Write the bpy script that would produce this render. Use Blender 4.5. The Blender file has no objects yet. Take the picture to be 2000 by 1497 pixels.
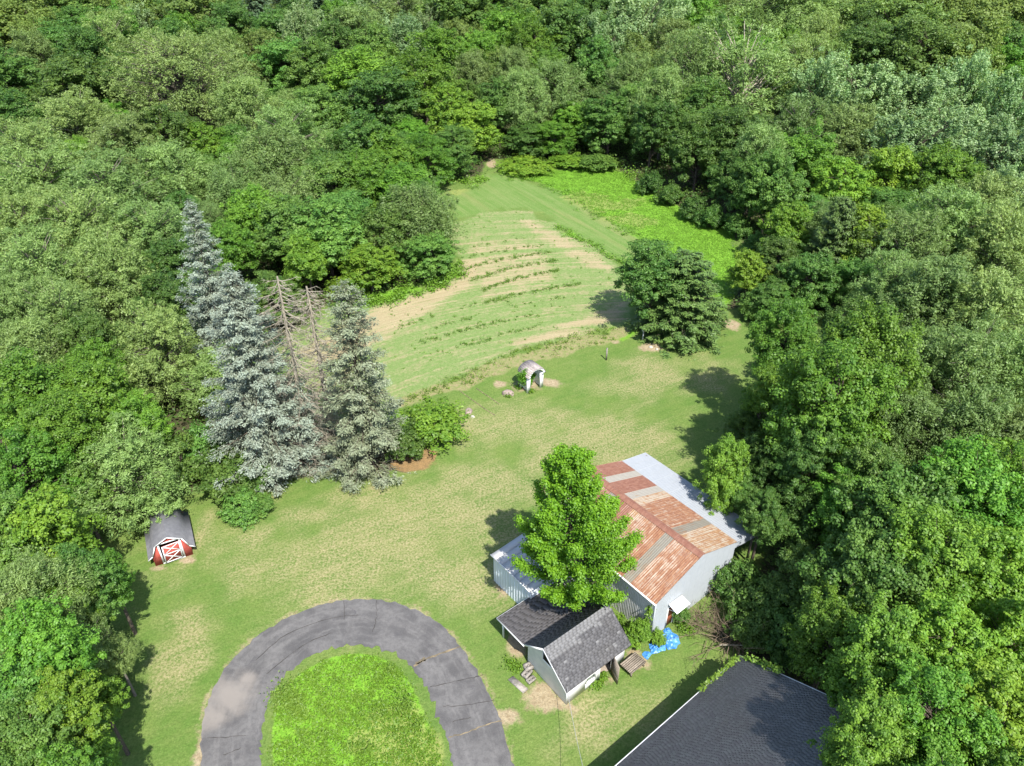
import bpy, math
import numpy as np
from mathutils import Vector

sc = bpy.context.scene
COL = sc.collection
R = math.radians

# ------------------------------------------------------------------ camera, sky, sun, exposure
CAM_H, PITCH, FPX = 44.0, 35.0, 1500.0
cam_d = bpy.data.cameras.new('camera')
cam_d.sensor_fit = 'HORIZONTAL'; cam_d.sensor_width = 36.0; cam_d.lens = FPX * 36.0 / 2000.0
cam_d.clip_start = 0.5; cam_d.clip_end = 8000
cam = bpy.data.objects.new('camera', cam_d); COL.objects.link(cam)
cam.location = (0, 0, CAM_H); cam.rotation_euler = (R(90 - PITCH), 0, 0)
sc.camera = cam

SUN_AZ, SUN_EL = 155.0, 55.5
world = bpy.data.worlds.new('World'); sc.world = world; world.use_nodes = True
wn = world.node_tree.nodes; wl = world.node_tree.links
sky = wn.new('ShaderNodeTexSky'); sky.sky_type = 'NISHITA'; sky.sun_disc = False
sky.sun_elevation = R(SUN_EL); sky.sun_rotation = R(SUN_AZ)
wn['Background'].inputs['Strength'].default_value = 0.14
wl.new(sky.outputs[0], wn['Background'].inputs['Color'])
sun_d = bpy.data.lights.new('sun', 'SUN'); sun_d.energy = 4.6; sun_d.angle = R(0.5); sun_d.color = (1, 0.955, 0.88)
sun = bpy.data.objects.new('sun', sun_d); COL.objects.link(sun)
sdir = Vector((math.sin(R(SUN_AZ)) * math.cos(R(SUN_EL)), math.cos(R(SUN_AZ)) * math.cos(R(SUN_EL)), math.sin(R(SUN_EL))))
sun.rotation_euler = (-sdir).to_track_quat('-Z', 'Y').to_euler(); sun.location = (60, -100, 150)
sc.view_settings.view_transform = 'Standard'; sc.view_settings.look = 'None'
sc.view_settings.exposure = 1.05; sc.view_settings.gamma = 1.0; sc.view_settings.use_curve_mapping = False
try:
    sc.cycles.max_bounces = 8; sc.cycles.diffuse_bounces = 4; sc.cycles.transmission_bounces = 5
    sc.cycles.use_denoising = True
except Exception:
    pass

# ------------------------------------------------------------------ survey: true ground positions of what the photo shows
CT, ST = math.cos(R(PITCH)), math.sin(R(PITCH))
def at(u, v, z=0.0):
    """point of the plane at height z seen at photo pixel (u, v)"""
    x = (u - 1000) / FPX; y = -(v - 748.5) / FPX
    d = (x, CT + y * ST, -ST + y * CT); k = (z - CAM_H) / d[2]
    return (k * d[0], k * d[1], z)
def pj(x, y, z):
    dep = y * CT - (z - CAM_H) * ST; up = y * ST + (z - CAM_H) * CT
    return 1000 + FPX * x / dep, 748.5 - FPX * up / dep, dep
def height(v, Y):
    y = -(v - 748.5) / FPX
    return CAM_H + Y / (CT + y * ST) * (-ST + y * CT)

# ------------------------------------------------------------------ materials
class NT:
    def __init__(s, name):
        s.m = bpy.data.materials.new(name); s.m.use_nodes = True
        s.n = s.m.node_tree.nodes; s.l = s.m.node_tree.links
        s.p = s.n['Principled BSDF']; s.out = s.n['Material Output']
    def new(s, t, **k):
        q = s.n.new(t)
        for a, b in k.items(): setattr(q, a, b)
        return q
    def put(s, sock, v):
        if hasattr(v, 'is_output'): s.l.new(v, sock)
        elif v is not None:
            if isinstance(v, tuple) and len(v) == 3 and sock.type == 'RGBA': v = (*v, 1)
            sock.default_value = v
    def attr(s, name, vec=False):
        q = s.new('ShaderNodeAttribute', attribute_name=name); return q.outputs['Vector' if vec else 'Fac']
    def coord(s, k='Object'): return s.new('ShaderNodeTexCoord').outputs[k]
    def pos(s): return s.new('ShaderNodeNewGeometry').outputs['Position']
    def noise(s, vec, scale, det=3.0, rough=0.6, dist=0.0):
        q = s.new('ShaderNodeTexNoise'); s.put(q.inputs['Vector'], vec)
        q.inputs['Scale'].default_value = scale; q.inputs['Detail'].default_value = det
        q.inputs['Roughness'].default_value = rough; q.inputs['Distortion'].default_value = dist
        return q.outputs['Fac']
    def vmul(s, vec, k):
        q = s.new('ShaderNodeVectorMath', operation='MULTIPLY'); s.put(q.inputs[0], vec); q.inputs[1].default_value = k
        return q.outputs[0]
    def rotz(s, vec, deg):
        q = s.new('ShaderNodeVectorRotate', rotation_type='Z_AXIS'); s.put(q.inputs['Vector'], vec)
        q.inputs['Angle'].default_value = R(deg); return q.outputs[0]
    def math(s, op, a, b=None, clamp=False):
        q = s.new('ShaderNodeMath', operation=op, use_clamp=clamp); s.put(q.inputs[0], a)
        if b is not None: s.put(q.inputs[1], b)
        return q.outputs[0]
    def step(s, v, lo, hi, a=0.0, b=1.0):
        q = s.new('ShaderNodeMapRange', interpolation_type='SMOOTHSTEP'); s.put(q.inputs['Value'], v)
        for k, w in zip(('From Min', 'From Max', 'To Min', 'To Max'), (lo, hi, a, b)): q.inputs[k].default_value = w
        return q.outputs['Result']
    def mix(s, f, a, b, mode='MIX'):
        q = s.new('ShaderNodeMix', data_type='RGBA', blend_type=mode); s.put(q.inputs[0], f)
        s.put(q.inputs[6], a); s.put(q.inputs[7], b); return q.outputs[2]
    def bump(s, h, st=0.3, dist=0.05):
        q = s.new('ShaderNodeBump'); s.put(q.inputs['Height'], h); q.inputs['Strength'].default_value = st
        q.inputs['Distance'].default_value = dist; s.l.new(q.outputs[0], s.p.inputs['Normal'])
    def done(s, col=None, rough=0.8, spec=0.3, metal=0.0):
        if col is not None: s.put(s.p.inputs['Base Color'], col)
        s.put(s.p.inputs['Roughness'], rough); s.p.inputs['Specular IOR Level'].default_value = spec
        s.p.inputs['Metallic'].default_value = metal
        return s.m

def leaf_mat(name, a, b, trans=0.40, var=0.16, hue=0.012, rough=0.5, spec=0.35):
    t = NT(name)
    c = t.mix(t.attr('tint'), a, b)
    oi = t.new('ShaderNodeObjectInfo').outputs['Random']
    h = t.new('ShaderNodeHueSaturation')
    t.put(h.inputs['Hue'], t.step(oi, 0, 1, 0.5 - hue * 1.5, 0.5 + hue * .2))
    r2 = t.math('FRACT', t.math('MULTIPLY', oi, 7.31))
    t.put(h.inputs['Value'], t.step(r2, 0, 1, 1 - var, 1 + var)); t.put(h.inputs['Color'], c)
    col = h.outputs[0]
    t.done(col, rough, spec)
    tr = t.new('ShaderNodeBsdfTranslucent'); t.put(tr.inputs['Color'], t.mix(1.0, col, (1.25, 1.2, 0.55, 1), 'MULTIPLY'))
    ms = t.new('ShaderNodeMixShader'); ms.inputs[0].default_value = trans
    t.l.new(t.p.outputs[0], ms.inputs[1]); t.l.new(tr.outputs[0], ms.inputs[2]); t.l.new(ms.outputs[0], t.out.inputs['Surface'])
    return t.m

def plain(name, c1, c2, scale=3.0, rough=0.75, spec=0.3, stretch=(1, 1, 1), bump=0.0, rand=0.0):
    t = NT(name); co = t.coord()
    f = t.noise(t.vmul(co, stretch), scale, 5)
    c = t.mix(t.step(f, 0.35, 0.65), c1, c2)
    if rand:
        oi = t.new('ShaderNodeObjectInfo').outputs['Random']
        h = t.new('ShaderNodeHueSaturation'); t.put(h.inputs['Value'], t.step(oi, 0, 1, 1 - rand, 1 + rand)); t.put(h.inputs['Color'], c); c = h.outputs[0]
    if bump: t.bump(f, bump)
    return t.done(c, rough, spec)

MAT = {}
MAT['maple'] = leaf_mat('maple_leaves', (0.064, 0.178, 0.018), (0.165, 0.335, 0.038))
MAT['mid'] = leaf_mat('broad_leaves', (0.062, 0.164, 0.028), (0.158, 0.305, 0.056))
MAT['dark'] = leaf_mat('dark_leaves', (0.046, 0.122, 0.020), (0.125, 0.232, 0.044))
MAT['feather'] = leaf_mat('grey_green_leaves', (0.112, 0.198, 0.050), (0.246, 0.372, 0.110), spec=0.4)
MAT['silver'] = leaf_mat('silvery_leaves', (0.094, 0.200, 0.054), (0.300, 0.430, 0.190), spec=0.5)
MAT['yellow'] = leaf_mat('yellow_green_leaves', (0.090, 0.205, 0.020), (0.205, 0.350, 0.036))
MAT['olive'] = leaf_mat('olive_leaves', (0.092, 0.170, 0.034), (0.200, 0.304, 0.066))
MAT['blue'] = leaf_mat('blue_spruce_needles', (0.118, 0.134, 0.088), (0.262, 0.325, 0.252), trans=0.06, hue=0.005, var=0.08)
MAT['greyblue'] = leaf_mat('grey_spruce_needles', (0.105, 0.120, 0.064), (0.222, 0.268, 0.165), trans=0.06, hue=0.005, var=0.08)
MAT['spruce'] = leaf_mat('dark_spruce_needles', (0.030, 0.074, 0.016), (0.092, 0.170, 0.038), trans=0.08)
MAT['pine'] = leaf_mat('pine_needles', (0.055, 0.105, 0.045), (0.135, 0.205, 0.105), trans=0.1)
MAT['cover'] = leaf_mat('ground_cover_leaves', (0.085, 0.185, 0.016), (0.170, 0.295, 0.028), trans=0.35, var=0.05, hue=0.004)
MAT['meadow'] = leaf_mat('meadow_leaves', (0.100, 0.225, 0.018), (0.155, 0.290, 0.030), trans=0.3, var=0.05, hue=0.004)
MAT['weed'] = leaf_mat('weed_leaves', (0.085, 0.190, 0.022), (0.180, 0.310, 0.040), var=0.1)
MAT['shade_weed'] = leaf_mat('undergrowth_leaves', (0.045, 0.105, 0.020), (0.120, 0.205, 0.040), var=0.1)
MAT['bark'] = plain('bark', (0.055, 0.045, 0.034), (0.115, 0.095, 0.075), 6, 0.9, 0.1, (3, 3, 0.6))
MAT['greybark'] = plain('grey_bark', (0.10, 0.088, 0.072), (0.18, 0.158, 0.132), 6, 0.9, 0.1, (3, 3, 0.6))
MAT['dead'] = plain('dead_wood', (0.205, 0.182, 0.136), (0.345, 0.312, 0.246), 5, 0.9, 0.1, (2, 2, 0.6))
MAT['twig'] = plain('brown_twigs', (0.10, 0.075, 0.050), (0.22, 0.17, 0.12), 5, 0.9, 0.1)
MAT['white'] = plain('white_paint', (0.62, 0.63, 0.64), (0.73, 0.73, 0.73), 1.2, 0.55, 0.3)
MAT['white_dirty'] = plain('weathered_white', (0.48, 0.49, 0.48), (0.76, 0.76, 0.74), 1.5, 0.6, 0.3)
MAT['red'] = plain('red_paint', (0.30, 0.055, 0.045), (0.40, 0.085, 0.065), 2.2, 0.7, 0.25)
MAT['door_red'] = plain('red_brown_door', (0.30, 0.085, 0.045), (0.36, 0.11, 0.06), 2.0, 0.7)
MAT['black'] = plain('painted_dark_interior', (0.012, 0.011, 0.010), (0.02, 0.018, 0.016), 2.0, 0.9, 0.1)  # near-black colour stands in for the shade of unlit insides
MAT['glass'] = plain('window_glass', (0.055, 0.085, 0.06), (0.13, 0.17, 0.12), 1.4, 0.12, 0.5)
MAT['plank'] = plain('grey_planks', (0.14, 0.115, 0.09), (0.27, 0.23, 0.185), 5, 0.85, 0.2, (1, 8, 8), 0.2, 0.22)
MAT['stone'] = plain('pinkish_stone', (0.20, 0.150, 0.130), (0.31, 0.250, 0.220), 6, 0.85, 0.2, bump=0.5)
MAT['pale_stone'] = plain('pale_stone', (0.33, 0.31, 0.26), (0.46, 0.43, 0.37), 6, 0.85, 0.2, bump=0.4)
MAT['concrete'] = plain('grey_concrete', (0.17, 0.155, 0.135), (0.29, 0.265, 0.235), 6, 0.9, 0.2, bump=0.4)
MAT['tarp'] = plain('blue_tarp', (0.030, 0.15, 0.42), (0.075, 0.245, 0.52), 2.5, 0.4, 0.5)
MAT['wire'] = plain('wire', (0.30, 0.30, 0.29), (0.36, 0.36, 0.35), 3, 0.6)
MAT['crack_dark'] = plain('dark_crack', (0.028, 0.026, 0.024), (0.055, 0.05, 0.045), 1.6, 0.95, 0.1)
MAT['crack'] = plain('crack_fill', (0.10, 0.085, 0.06), (0.24, 0.19, 0.115), 1.6, 0.95, 0.1)
MAT['arbor_roof'] = plain('brown_grey_shingles', (0.23, 0.200, 0.190), (0.33, 0.29, 0.275), 5, 0.85, 0.2, rand=0.15)

def shingle_mat(name, a, b, band=None):
    t = NT(name); co = t.coord()
    oi = t.new('ShaderNodeObjectInfo').outputs['Random']; at_ = t.attr('tint')
    f = t.math('FRACT', t.math('ADD', oi, at_))
    c = t.mix(f, a, b)
    g = t.noise(t.pos(), 28, 3); c = t.mix(t.step(g, .3, .7, 0, .35), c, b)
    g2 = t.noise(t.pos(), .7, 4); c = t.mix(t.step(g2, .4, .75, 0, .30), c, (0.085, 0.078, 0.070))
    return t.done(c, 0.85, 0.25)
MAT['shingle'] = shingle_mat('charcoal_shingles', (0.068, 0.067, 0.071), (0.118, 0.117, 0.122))
MAT['shingle_pale'] = shingle_mat('pale_shingles', (0.145, 0.145, 0.149), (0.185, 0.185, 0.188))
MAT['shingle_dark'] = shingle_mat('house_shingles', (0.088, 0.087, 0.089), (0.138, 0.137, 0.138))
MAT['shingle_brown'] = shingle_mat('carport_shingles', (0.098, 0.091, 0.090), (0.130, 0.121, 0.119))
MAT['felt'] = plain('shed_felt', (0.105, 0.106, 0.116), (0.135, 0.136, 0.146), 2.5, 0.8, 0.3)

def metal_mat(name, base, base2, rust, rust2, amount, along=(1, 1, 1), spec=0.45, rough=0.5, sc_=1.0):
    """galvanised sheet with rust of its own: streaks run up the sheet (local Y)"""
    t = NT(name); co = t.coord()
    oi = t.new('ShaderNodeObjectInfo').outputs['Random']
    off = t.new('ShaderNodeCombineXYZ'); t.put(off.inputs[0], t.math('MULTIPLY', oi, 37.0)); t.put(off.inputs[1], t.math('MULTIPLY', oi, 91.0))
    v = t.new('ShaderNodeVectorMath', operation='ADD'); t.put(v.inputs[0], co); t.put(v.inputs[1], off.outputs[0]); v = v.outputs[0]
    streak = t.noise(t.vmul(v, (13 * sc_, 0.35, 1)), 1.0, 4, 0.65)
    blot = t.noise(t.vmul(v, (1.2, 1.4, 1)), 1.3, 5, 0.65)
    f = t.math('ADD', t.math('MULTIPLY', streak, 0.70), t.math('MULTIPLY', blot, 0.45))
    f = t.math('ADD', f, t.math('MULTIPLY', t.math('SUBTRACT', oi, 0.5), 0.10))
    k = t.step(f, 0.80 - amount * 0.5, 0.92 - amount * 0.5)
    b = t.mix(t.noise(v, 2.0, 4), base, base2)
    r = t.mix(t.step(t.noise(t.vmul(v, (3, 1.2, 1)), 1.7, 4), .35, .65), rust, rust2)
    t.done(t.mix(k, b, r), 0.6, spec); t.put(t.p.inputs['Roughness'], t.step(k, 0, 1, rough, 0.85))
    return t.m
GAL, GAL2 = (0.40, 0.42, 0.44), (0.50, 0.515, 0.53)
MAT['rust_orange'] = metal_mat('rusty_orange_sheet', (0.36, 0.295, 0.235), (0.27, 0.18, 0.12), (0.185, 0.078, 0.042), (0.255, 0.130, 0.070), 0.68)
MAT['rust_tan'] = metal_mat('rusty_tan_sheet', (0.38, 0.33, 0.265), (0.30, 0.24, 0.175), (0.22, 0.112, 0.055), (0.28, 0.165, 0.080), 0.60)
MAT['rust_red'] = metal_mat('rusty_red_sheet', (0.30, 0.19, 0.15), (0.24, 0.13, 0.10), (0.168, 0.070, 0.046), (0.215, 0.104, 0.070), 0.80)
MAT['grey_sheet'] = metal_mat('weathered_grey_sheet', (0.145, 0.135, 0.112), (0.195, 0.18, 0.145), (0.15, 0.10, 0.065), (0.19, 0.125, 0.075), 0.48, rough=0.75)
MAT['pale_sheet'] = metal_mat('dull_pale_sheet', (0.23, 0.215, 0.185), (0.29, 0.27, 0.235), (0.22, 0.17, 0.12), (0.26, 0.195, 0.13), 0.35, rough=0.75)
MAT['galv'] = metal_mat('galvanised_sheet', (0.245, 0.262, 0.285), (0.31, 0.328, 0.348), (0.36, 0.27, 0.22), (0.42, 0.34, 0.28), 0.02)
MAT['galv_wall'] = metal_mat('galvanised_wall_sheet', (0.33, 0.365, 0.40), (0.42, 0.45, 0.48), (0.22, 0.19, 0.17), (0.30, 0.27, 0.25), 0.02)
MAT['galv_stripe'] = metal_mat('corrugated_side_sheet', (0.36, 0.37, 0.365), (0.46, 0.465, 0.455), (0.22, 0.12, 0.07), (0.30, 0.19, 0.12), 0.10)
MAT['blue_white'] = metal_mat('pale_blue_steel', (0.55, 0.61, 0.66), (0.62, 0.67, 0.71), (0.5, 0.5, 0.5), (0.5, 0.5, 0.5), -0.3)
MAT['shed_top'] = metal_mat('spotted_white_steel', (0.36, 0.365, 0.36), (0.45, 0.45, 0.44), (0.26, 0.20, 0.155), (0.33, 0.27, 0.22), 0.16)

def ground_mat():
    t = NT('ground_cover'); p = t.pos()
    n_big = t.noise(p, 0.12, 4, 0.6); n_mid = t.noise(p, 0.55, 5, 0.65); n_sm = t.noise(p, 2.6, 4, 0.7); n_fine = t.noise(p, 9.0, 3, 0.7)
    along = t.vmul(t.rotz(p, -30), (0.22, 1.9, 1)); n_mow = t.noise(along, 1.0, 4, 0.6)
    brk = t.math('ADD', t.math('MULTIPLY', n_mid, 0.55), t.math('MULTIPLY', n_sm, 0.45))
    def fac(name, amp=0.9, lo=0.36, hi=0.64, nz=None):
        a = t.math('ADD', t.attr(name), t.math('MULTIPLY', t.math('SUBTRACT', nz or brk, 0.5), amp))
        return t.step(a, lo, hi)
    g1 = t.mix(t.step(t.math('ADD', t.math('MULTIPLY', n_mid, .5), t.math('MULTIPLY', n_big, .5)), .36, .64), (0.080, 0.146, 0.028), (0.122, 0.172, 0.042))
    g1 = t.mix(t.step(n_mow, .42, .66, 0, .30), g1, (0.155, 0.185, 0.058))
    g1 = t.mix(t.step(n_sm, .42, .72, 0, .55), g1, (0.072, 0.128, 0.024))
    n_clump = t.noise(p, 5.5, 4, .75)
    dryf = t.math('MULTIPLY', t.attr('dry'), t.step(t.math('ADD', t.math('MULTIPLY', n_mow, .22), t.math('ADD', t.math('MULTIPLY', brk, .35), t.math('MULTIPLY', n_clump, .5))), .38, .64, 0, .85))
    g1 = t.mix(dryf, g1, t.mix(t.step(n_clump, .4, .65), (0.220, 0.208, 0.092), (0.300, 0.250, 0.145)))
    g1 = t.mix(t.step(n_clump, .54, .74, 0, .4), g1, (0.18, 0.200, 0.080))
    g1 = t.mix(t.step(n_clump, .48, .30, 0, .5), g1, (0.066, 0.118, 0.022))
    g1 = t.mix(t.step(t.noise(p, 0.9, 6, .75), .66, .74, 0, .8), g1, (0.30, 0.245, 0.14))
    c = g1
    # meadow and island ground
    br = t.mix(t.step(n_sm, .35, .65), (0.108, 0.245, 0.020), (0.150, 0.290, 0.030))
    c = t.mix(fac('bright'), c, br)
    c = t.mix(t.math('MULTIPLY', fac('pale', 1.3), .8), c, t.mix(n_sm, (0.235, 0.245, 0.085), (0.19, 0.24, 0.06)))
    # mown path with streaks along its run
    pv = t.vmul(t.rotz(p, 58), (0.07, 1.3, 1)); n_p = t.noise(pv, 1.0, 4, .6)
    pc = t.mix(t.step(t.math('ADD', t.math('MULTIPLY', n_p, .55), t.math('MULTIPLY', brk, .45)), .36, .64), (0.090, 0.168, 0.034), (0.145, 0.200, 0.062))
    pc = t.mix(t.step(t.noise(t.vmul(t.rotz(p, 58), (0.04, 0.42, 1)), 1.0, 3, .6), .50, .66, 0, .55), pc, (0.185, 0.200, 0.075))
    c = t.mix(fac('path', 1.2, .3, .7), c, pc)
    # tilled field: soil with thin green between the rows
    fv = t.vmul(t.attr('rowv', True), (1.5, 0.035, 1)); n_r = t.noise(fv, 1.0, 4, 0.62, 0.3)
    fv2 = t.vmul(t.attr('rowv', True), (7.0, 0.20, 1)); n_r2 = t.noise(fv2, 1.0, 3, 0.6)
    soil = t.mix(t.step(n_r2, .35, .65), (0.265, 0.218, 0.122), (0.325, 0.278, 0.165))
    soil = t.mix(t.step(n_fine, .45, .75, 0, .5), soil, (0.235, 0.175, 0.100))
    thin = t.mix(t.step(n_sm, .3, .7), (0.118, 0.188, 0.050), (0.165, 0.215, 0.078))
    bare = t.math('ADD', t.attr('bare'), t.math('MULTIPLY', t.math('SUBTRACT', n_r, .5), 1.5))
    bare = t.math('ADD', bare, t.math('MULTIPLY', t.math('SUBTRACT', brk, .5), 1.5))
    fc = t.mix(t.step(bare, .28, .86), thin, soil)
    fc = t.mix(t.math('MULTIPLY', t.step(n_r2, .55, .72, 0, .6), t.step(t.attr('bare'), .75, .2)), fc, (0.27, 0.230, 0.125))
    c = t.mix(fac('soil', 1.1, .3, .7), c, fc)
    # dry weedy strip
    sc_ = t.mix(t.step(n_sm, .35, .65), (0.235, 0.200, 0.105), (0.150, 0.185, 0.058))
    c = t.mix(fac('strip', 0.9), c, sc_)
    dirt = t.mix(t.step(n_sm, .3, .7), (0.34, 0.275, 0.185), (0.235, 0.175, 0.11))
    c = t.mix(t.math('MULTIPLY', fac('dirt', 2.3, .36, .80), .9), c, dirt)
    lit = t.mix(t.step(n_sm, .3, .7), (0.25, 0.160, 0.070), (0.17, 0.115, 0.055))
    c = t.mix(fac('litter', 0.9), c, lit)
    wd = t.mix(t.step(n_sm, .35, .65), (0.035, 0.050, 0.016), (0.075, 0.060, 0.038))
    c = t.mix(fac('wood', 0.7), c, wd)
    v = t.step(t.math('ADD', t.math('MULTIPLY', n_fine, .6), t.math('MULTIPLY', n_clump, .4)), .25, .75, .68, 1.28)
    c = t.mix(1.0, c, t.new('ShaderNodeCombineColor').outputs[0], 'MULTIPLY') if False else c
    h = t.new('ShaderNodeHueSaturation'); t.put(h.inputs['Value'], v); t.put(h.inputs['Color'], c); c = h.outputs[0]
    t.bump(t.math('ADD', n_fine, n_sm), 0.55, 0.09)
    return t.done(c, 0.95, 0.12)
MAT['ground'] = ground_mat()
def floor_mat():
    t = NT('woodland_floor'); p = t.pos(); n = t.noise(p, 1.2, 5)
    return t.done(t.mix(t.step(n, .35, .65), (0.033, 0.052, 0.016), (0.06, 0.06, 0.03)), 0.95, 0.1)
MAT['floor'] = floor_mat()
def asphalt_mat():
    t = NT('asphalt'); p = t.pos()
    rv = t.attr('lane', True)
    a = t.noise(p, 0.55, 5, .62, .4); b = t.noise(t.vmul(rv, (2.2, 0.16, 1)), 1.0, 4, .6); f = t.noise(p, 30, 2)
    c = t.mix(t.step(a, .36, .64), (0.064, 0.063, 0.064), (0.118, 0.115, 0.113))
    c = t.mix(t.step(b, .45, .68, 0, .6), c, (0.150, 0.145, 0.141))
    c = t.mix(t.step(t.noise(p, 0.9, 4, .6, .8), .60, .72, 0, .55), c, (0.050, 0.049, 0.056))
    c = t.mix(t.step(t.noise(p, 3.2, 6, .72), .42, .62, 0, .45), c, (0.060, 0.058, 0.059))
    c = t.mix(t.step(f, .3, .7, 0, .25), c, (0.17, 0.16, 0.155))
    d = t.math('ADD', t.attr('dust'), t.math('MULTIPLY', t.math('SUBTRACT', t.noise(p, .9, 5, .65), .5), .9))
    c = t.mix(t.step(d, .25, .95, 0, .85), c, (0.205, 0.185, 0.165))
    t.bump(f, .25, .02)
    return t.done(c, 0.9, 0.2)
MAT['asphalt'] = asphalt_mat()

# ------------------------------------------------------------------ mesh helpers
def mesh_np(name, verts, quads=None, tris=None, attrs=None, smooth=False, vattrs=None):
    me = bpy.data.meshes.new(name)
    verts = np.asarray(verts, np.float32).reshape(-1, 3)
    q = np.zeros((0, 4), np.int32) if quads is None else np.asarray(quads, np.int32).reshape(-1, 4)
    t = np.zeros((0, 3), np.int32) if tris is None else np.asarray(tris, np.int32).reshape(-1, 3)
    me.vertices.add(len(verts)); me.vertices.foreach_set('co', verts.ravel())
    loops = np.concatenate([q.ravel(), t.ravel()])
    me.loops.add(len(loops)); me.loops.foreach_set('vertex_index', loops)
    n = len(q) + len(t); me.polygons.add(n)
    st = np.concatenate([np.arange(len(q)) * 4, len(q) * 4 + np.arange(len(t)) * 3]).astype(np.int32)
    me.polygons.foreach_set('loop_start', st)
    if smooth: me.polygons.foreach_set('use_smooth', np.ones(n, bool))
    for k, v in (attrs or {}).items():
        a = me.attributes.new(k, 'FLOAT', 'FACE'); a.data.foreach_set('value', np.asarray(v, np.float32))
    for k, v in (vattrs or {}).items():
        v = np.asarray(v, np.float32)
        a = me.attributes.new(k, 'FLOAT_VECTOR' if v.ndim == 2 else 'FLOAT', 'POINT')
        a.data.foreach_set('vector' if v.ndim == 2 else 'value', v.ravel())
    me.update(calc_edges=True)
    return me
def link(name, me, mat, parent=None, loc=None, rz=None):
    o = bpy.data.objects.new(name, me)
    if mat is not None and me is not None and not me.materials: me.materials.append(MAT[mat] if isinstance(mat, str) else mat)
    COL.objects.link(o)
    if parent is not None: o.parent = parent
    if loc is not None: o.location = loc
    if rz is not None: o.rotation_euler = (0, 0, rz)
    return o
def tag(o, label=None, cat=None, group=None, kind=None):
    for k, v in (('label', label), ('category', cat), ('group', group), ('kind', kind)):
        if v: o[k] = v
    return o
def thing(name, label, cat, loc=(0, 0, 0), rz=0.0, group=None):
    o = bpy.data.objects.new(name, None); COL.objects.link(o); o.location = loc; o.rotation_euler = (0, 0, rz)
    o.empty_display_size = 0.3
    return tag(o, label, cat, group)
class MB:
    def __init__(s): s.v, s.q, s.t = [], [], []
    def add(s, vs, qs=(), ts=()):
        k = len(s.v); s.v += [tuple(x) for x in vs]
        s.q += [tuple(i + k for i in f) for f in qs]; s.t += [tuple(i + k for i in f) for f in ts]; return s
    def box(s, x0, x1, y0, y1, z0, z1):
        return s.add([(x, y, z) for z in (z0, z1) for y in (y0, y1) for x in (x0, x1)],
                     [(0, 2, 3, 1), (4, 5, 7, 6), (0, 1, 5, 4), (2, 6, 7, 3), (0, 4, 6, 2), (1, 3, 7, 5)])
    def bar(s, p, q, w, h, up=(0, 0, 1)):
        p, q = Vector(p), Vector(q); d = (q - p).normalized(); u = Vector(up)
        sd = d.cross(u)
        if sd.length < 1e-4: sd = d.cross(Vector((1, 0, 0)))
        sd.normalize(); u = sd.cross(d)
        vs = [b + sd * (i * w / 2) + u * (j * h / 2) for b in (p, q) for i, j in ((-1, -1), (1, -1), (1, 1), (-1, 1))]
        return s.add(vs, [(0, 1, 2, 3), (7, 6, 5, 4), (0, 4, 5, 1), (1, 5, 6, 2), (2, 6, 7, 3), (3, 7, 4, 0)])
    def prism(s, poly, d):
        """extrude polygon poly (3D points, planar) by vector d"""
        n = len(poly); a = [Vector(p) for p in poly]; b = [p + Vector(d) for p in a]; k = len(s.v)
        s.v += [tuple(p) for p in a + b]
        s.q += [(k + i, k + (i + 1) % n, k + n + (i + 1) % n, k + n + i) for i in range(n)]
        for i in range(1, n - 1):
            s.t += [(k, k + i + 1, k + i), (k + n, k + n + i, k + n + i + 1)]
        return s
    def mesh(s, name, smooth=False): return mesh_np(name, s.v, s.q or None, s.t or None, smooth=smooth)
    def obj(s, name, mat, parent=None, loc=None, rz=None): return link(name, s.mesh(name), mat, parent, loc, rz)

def tubes(paths, sides=5):
    """paths: list of (pts (k,3), radii (k,)) -> verts, quads"""
    V, Q, base = [], [], 0
    ang = np.linspace(0, 2 * np.pi, sides, endpoint=False)
    for pts, rad in paths:
        pts = np.asarray(pts, float); rad = np.asarray(rad, float); k = len(pts)
        d = np.gradient(pts, axis=0); d /= np.linalg.norm(d, axis=1, keepdims=True) + 1e-9
        ref = np.where(np.abs(d[:, 2:3]) > 0.9, np.array([[1., 0, 0]]), np.array([[0, 0, 1.]]))
        a = np.cross(d, ref); a /= np.linalg.norm(a, axis=1, keepdims=True) + 1e-9; b = np.cross(d, a)
        ring = pts[:, None] + rad[:, None, None] * (np.cos(ang)[None, :, None] * a[:, None] + np.sin(ang)[None, :, None] * b[:, None])
        V.append(ring.reshape(-1, 3))
        i = np.arange(k - 1)[:, None] * sides; j = np.arange(sides)[None]; j2 = (j + 1) % sides
        Q.append(np.stack([base + i + j, base + i + j2, base + i + sides + j2, base + i + sides + j], -1).reshape(-1, 4)); base += k * sides
    return np.concatenate(V), np.concatenate(Q)
def unit(a): return a / (np.linalg.norm(a, axis=-1, keepdims=True) + 1e-9)
def leaves(P, N, D, l, w, fold=0.12):
    N = unit(N); D = unit(D - N * np.sum(N * D, -1, keepdims=True)); S = np.cross(N, D); n = len(P)
    l = np.broadcast_to(np.asarray(l, float), (n,))[:, None]; w = np.broadcast_to(np.asarray(w, float), (n,))[:, None]
    V = np.stack([P - D * l / 2, P + S * w / 2 + N * w * fold, P + D * l / 2, P - S * w / 2 + N * w * fold], 1).reshape(-1, 3)
    return V, np.arange(n * 4).reshape(-1, 4)
def leaf_mesh(name, P, N, D, l, w, tint, fold=0.12):
    V, Q = leaves(P, N, D, l, w, fold)
    return mesh_np(name, V, Q, attrs={'tint': np.clip(tint, 0, 1)})

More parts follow.
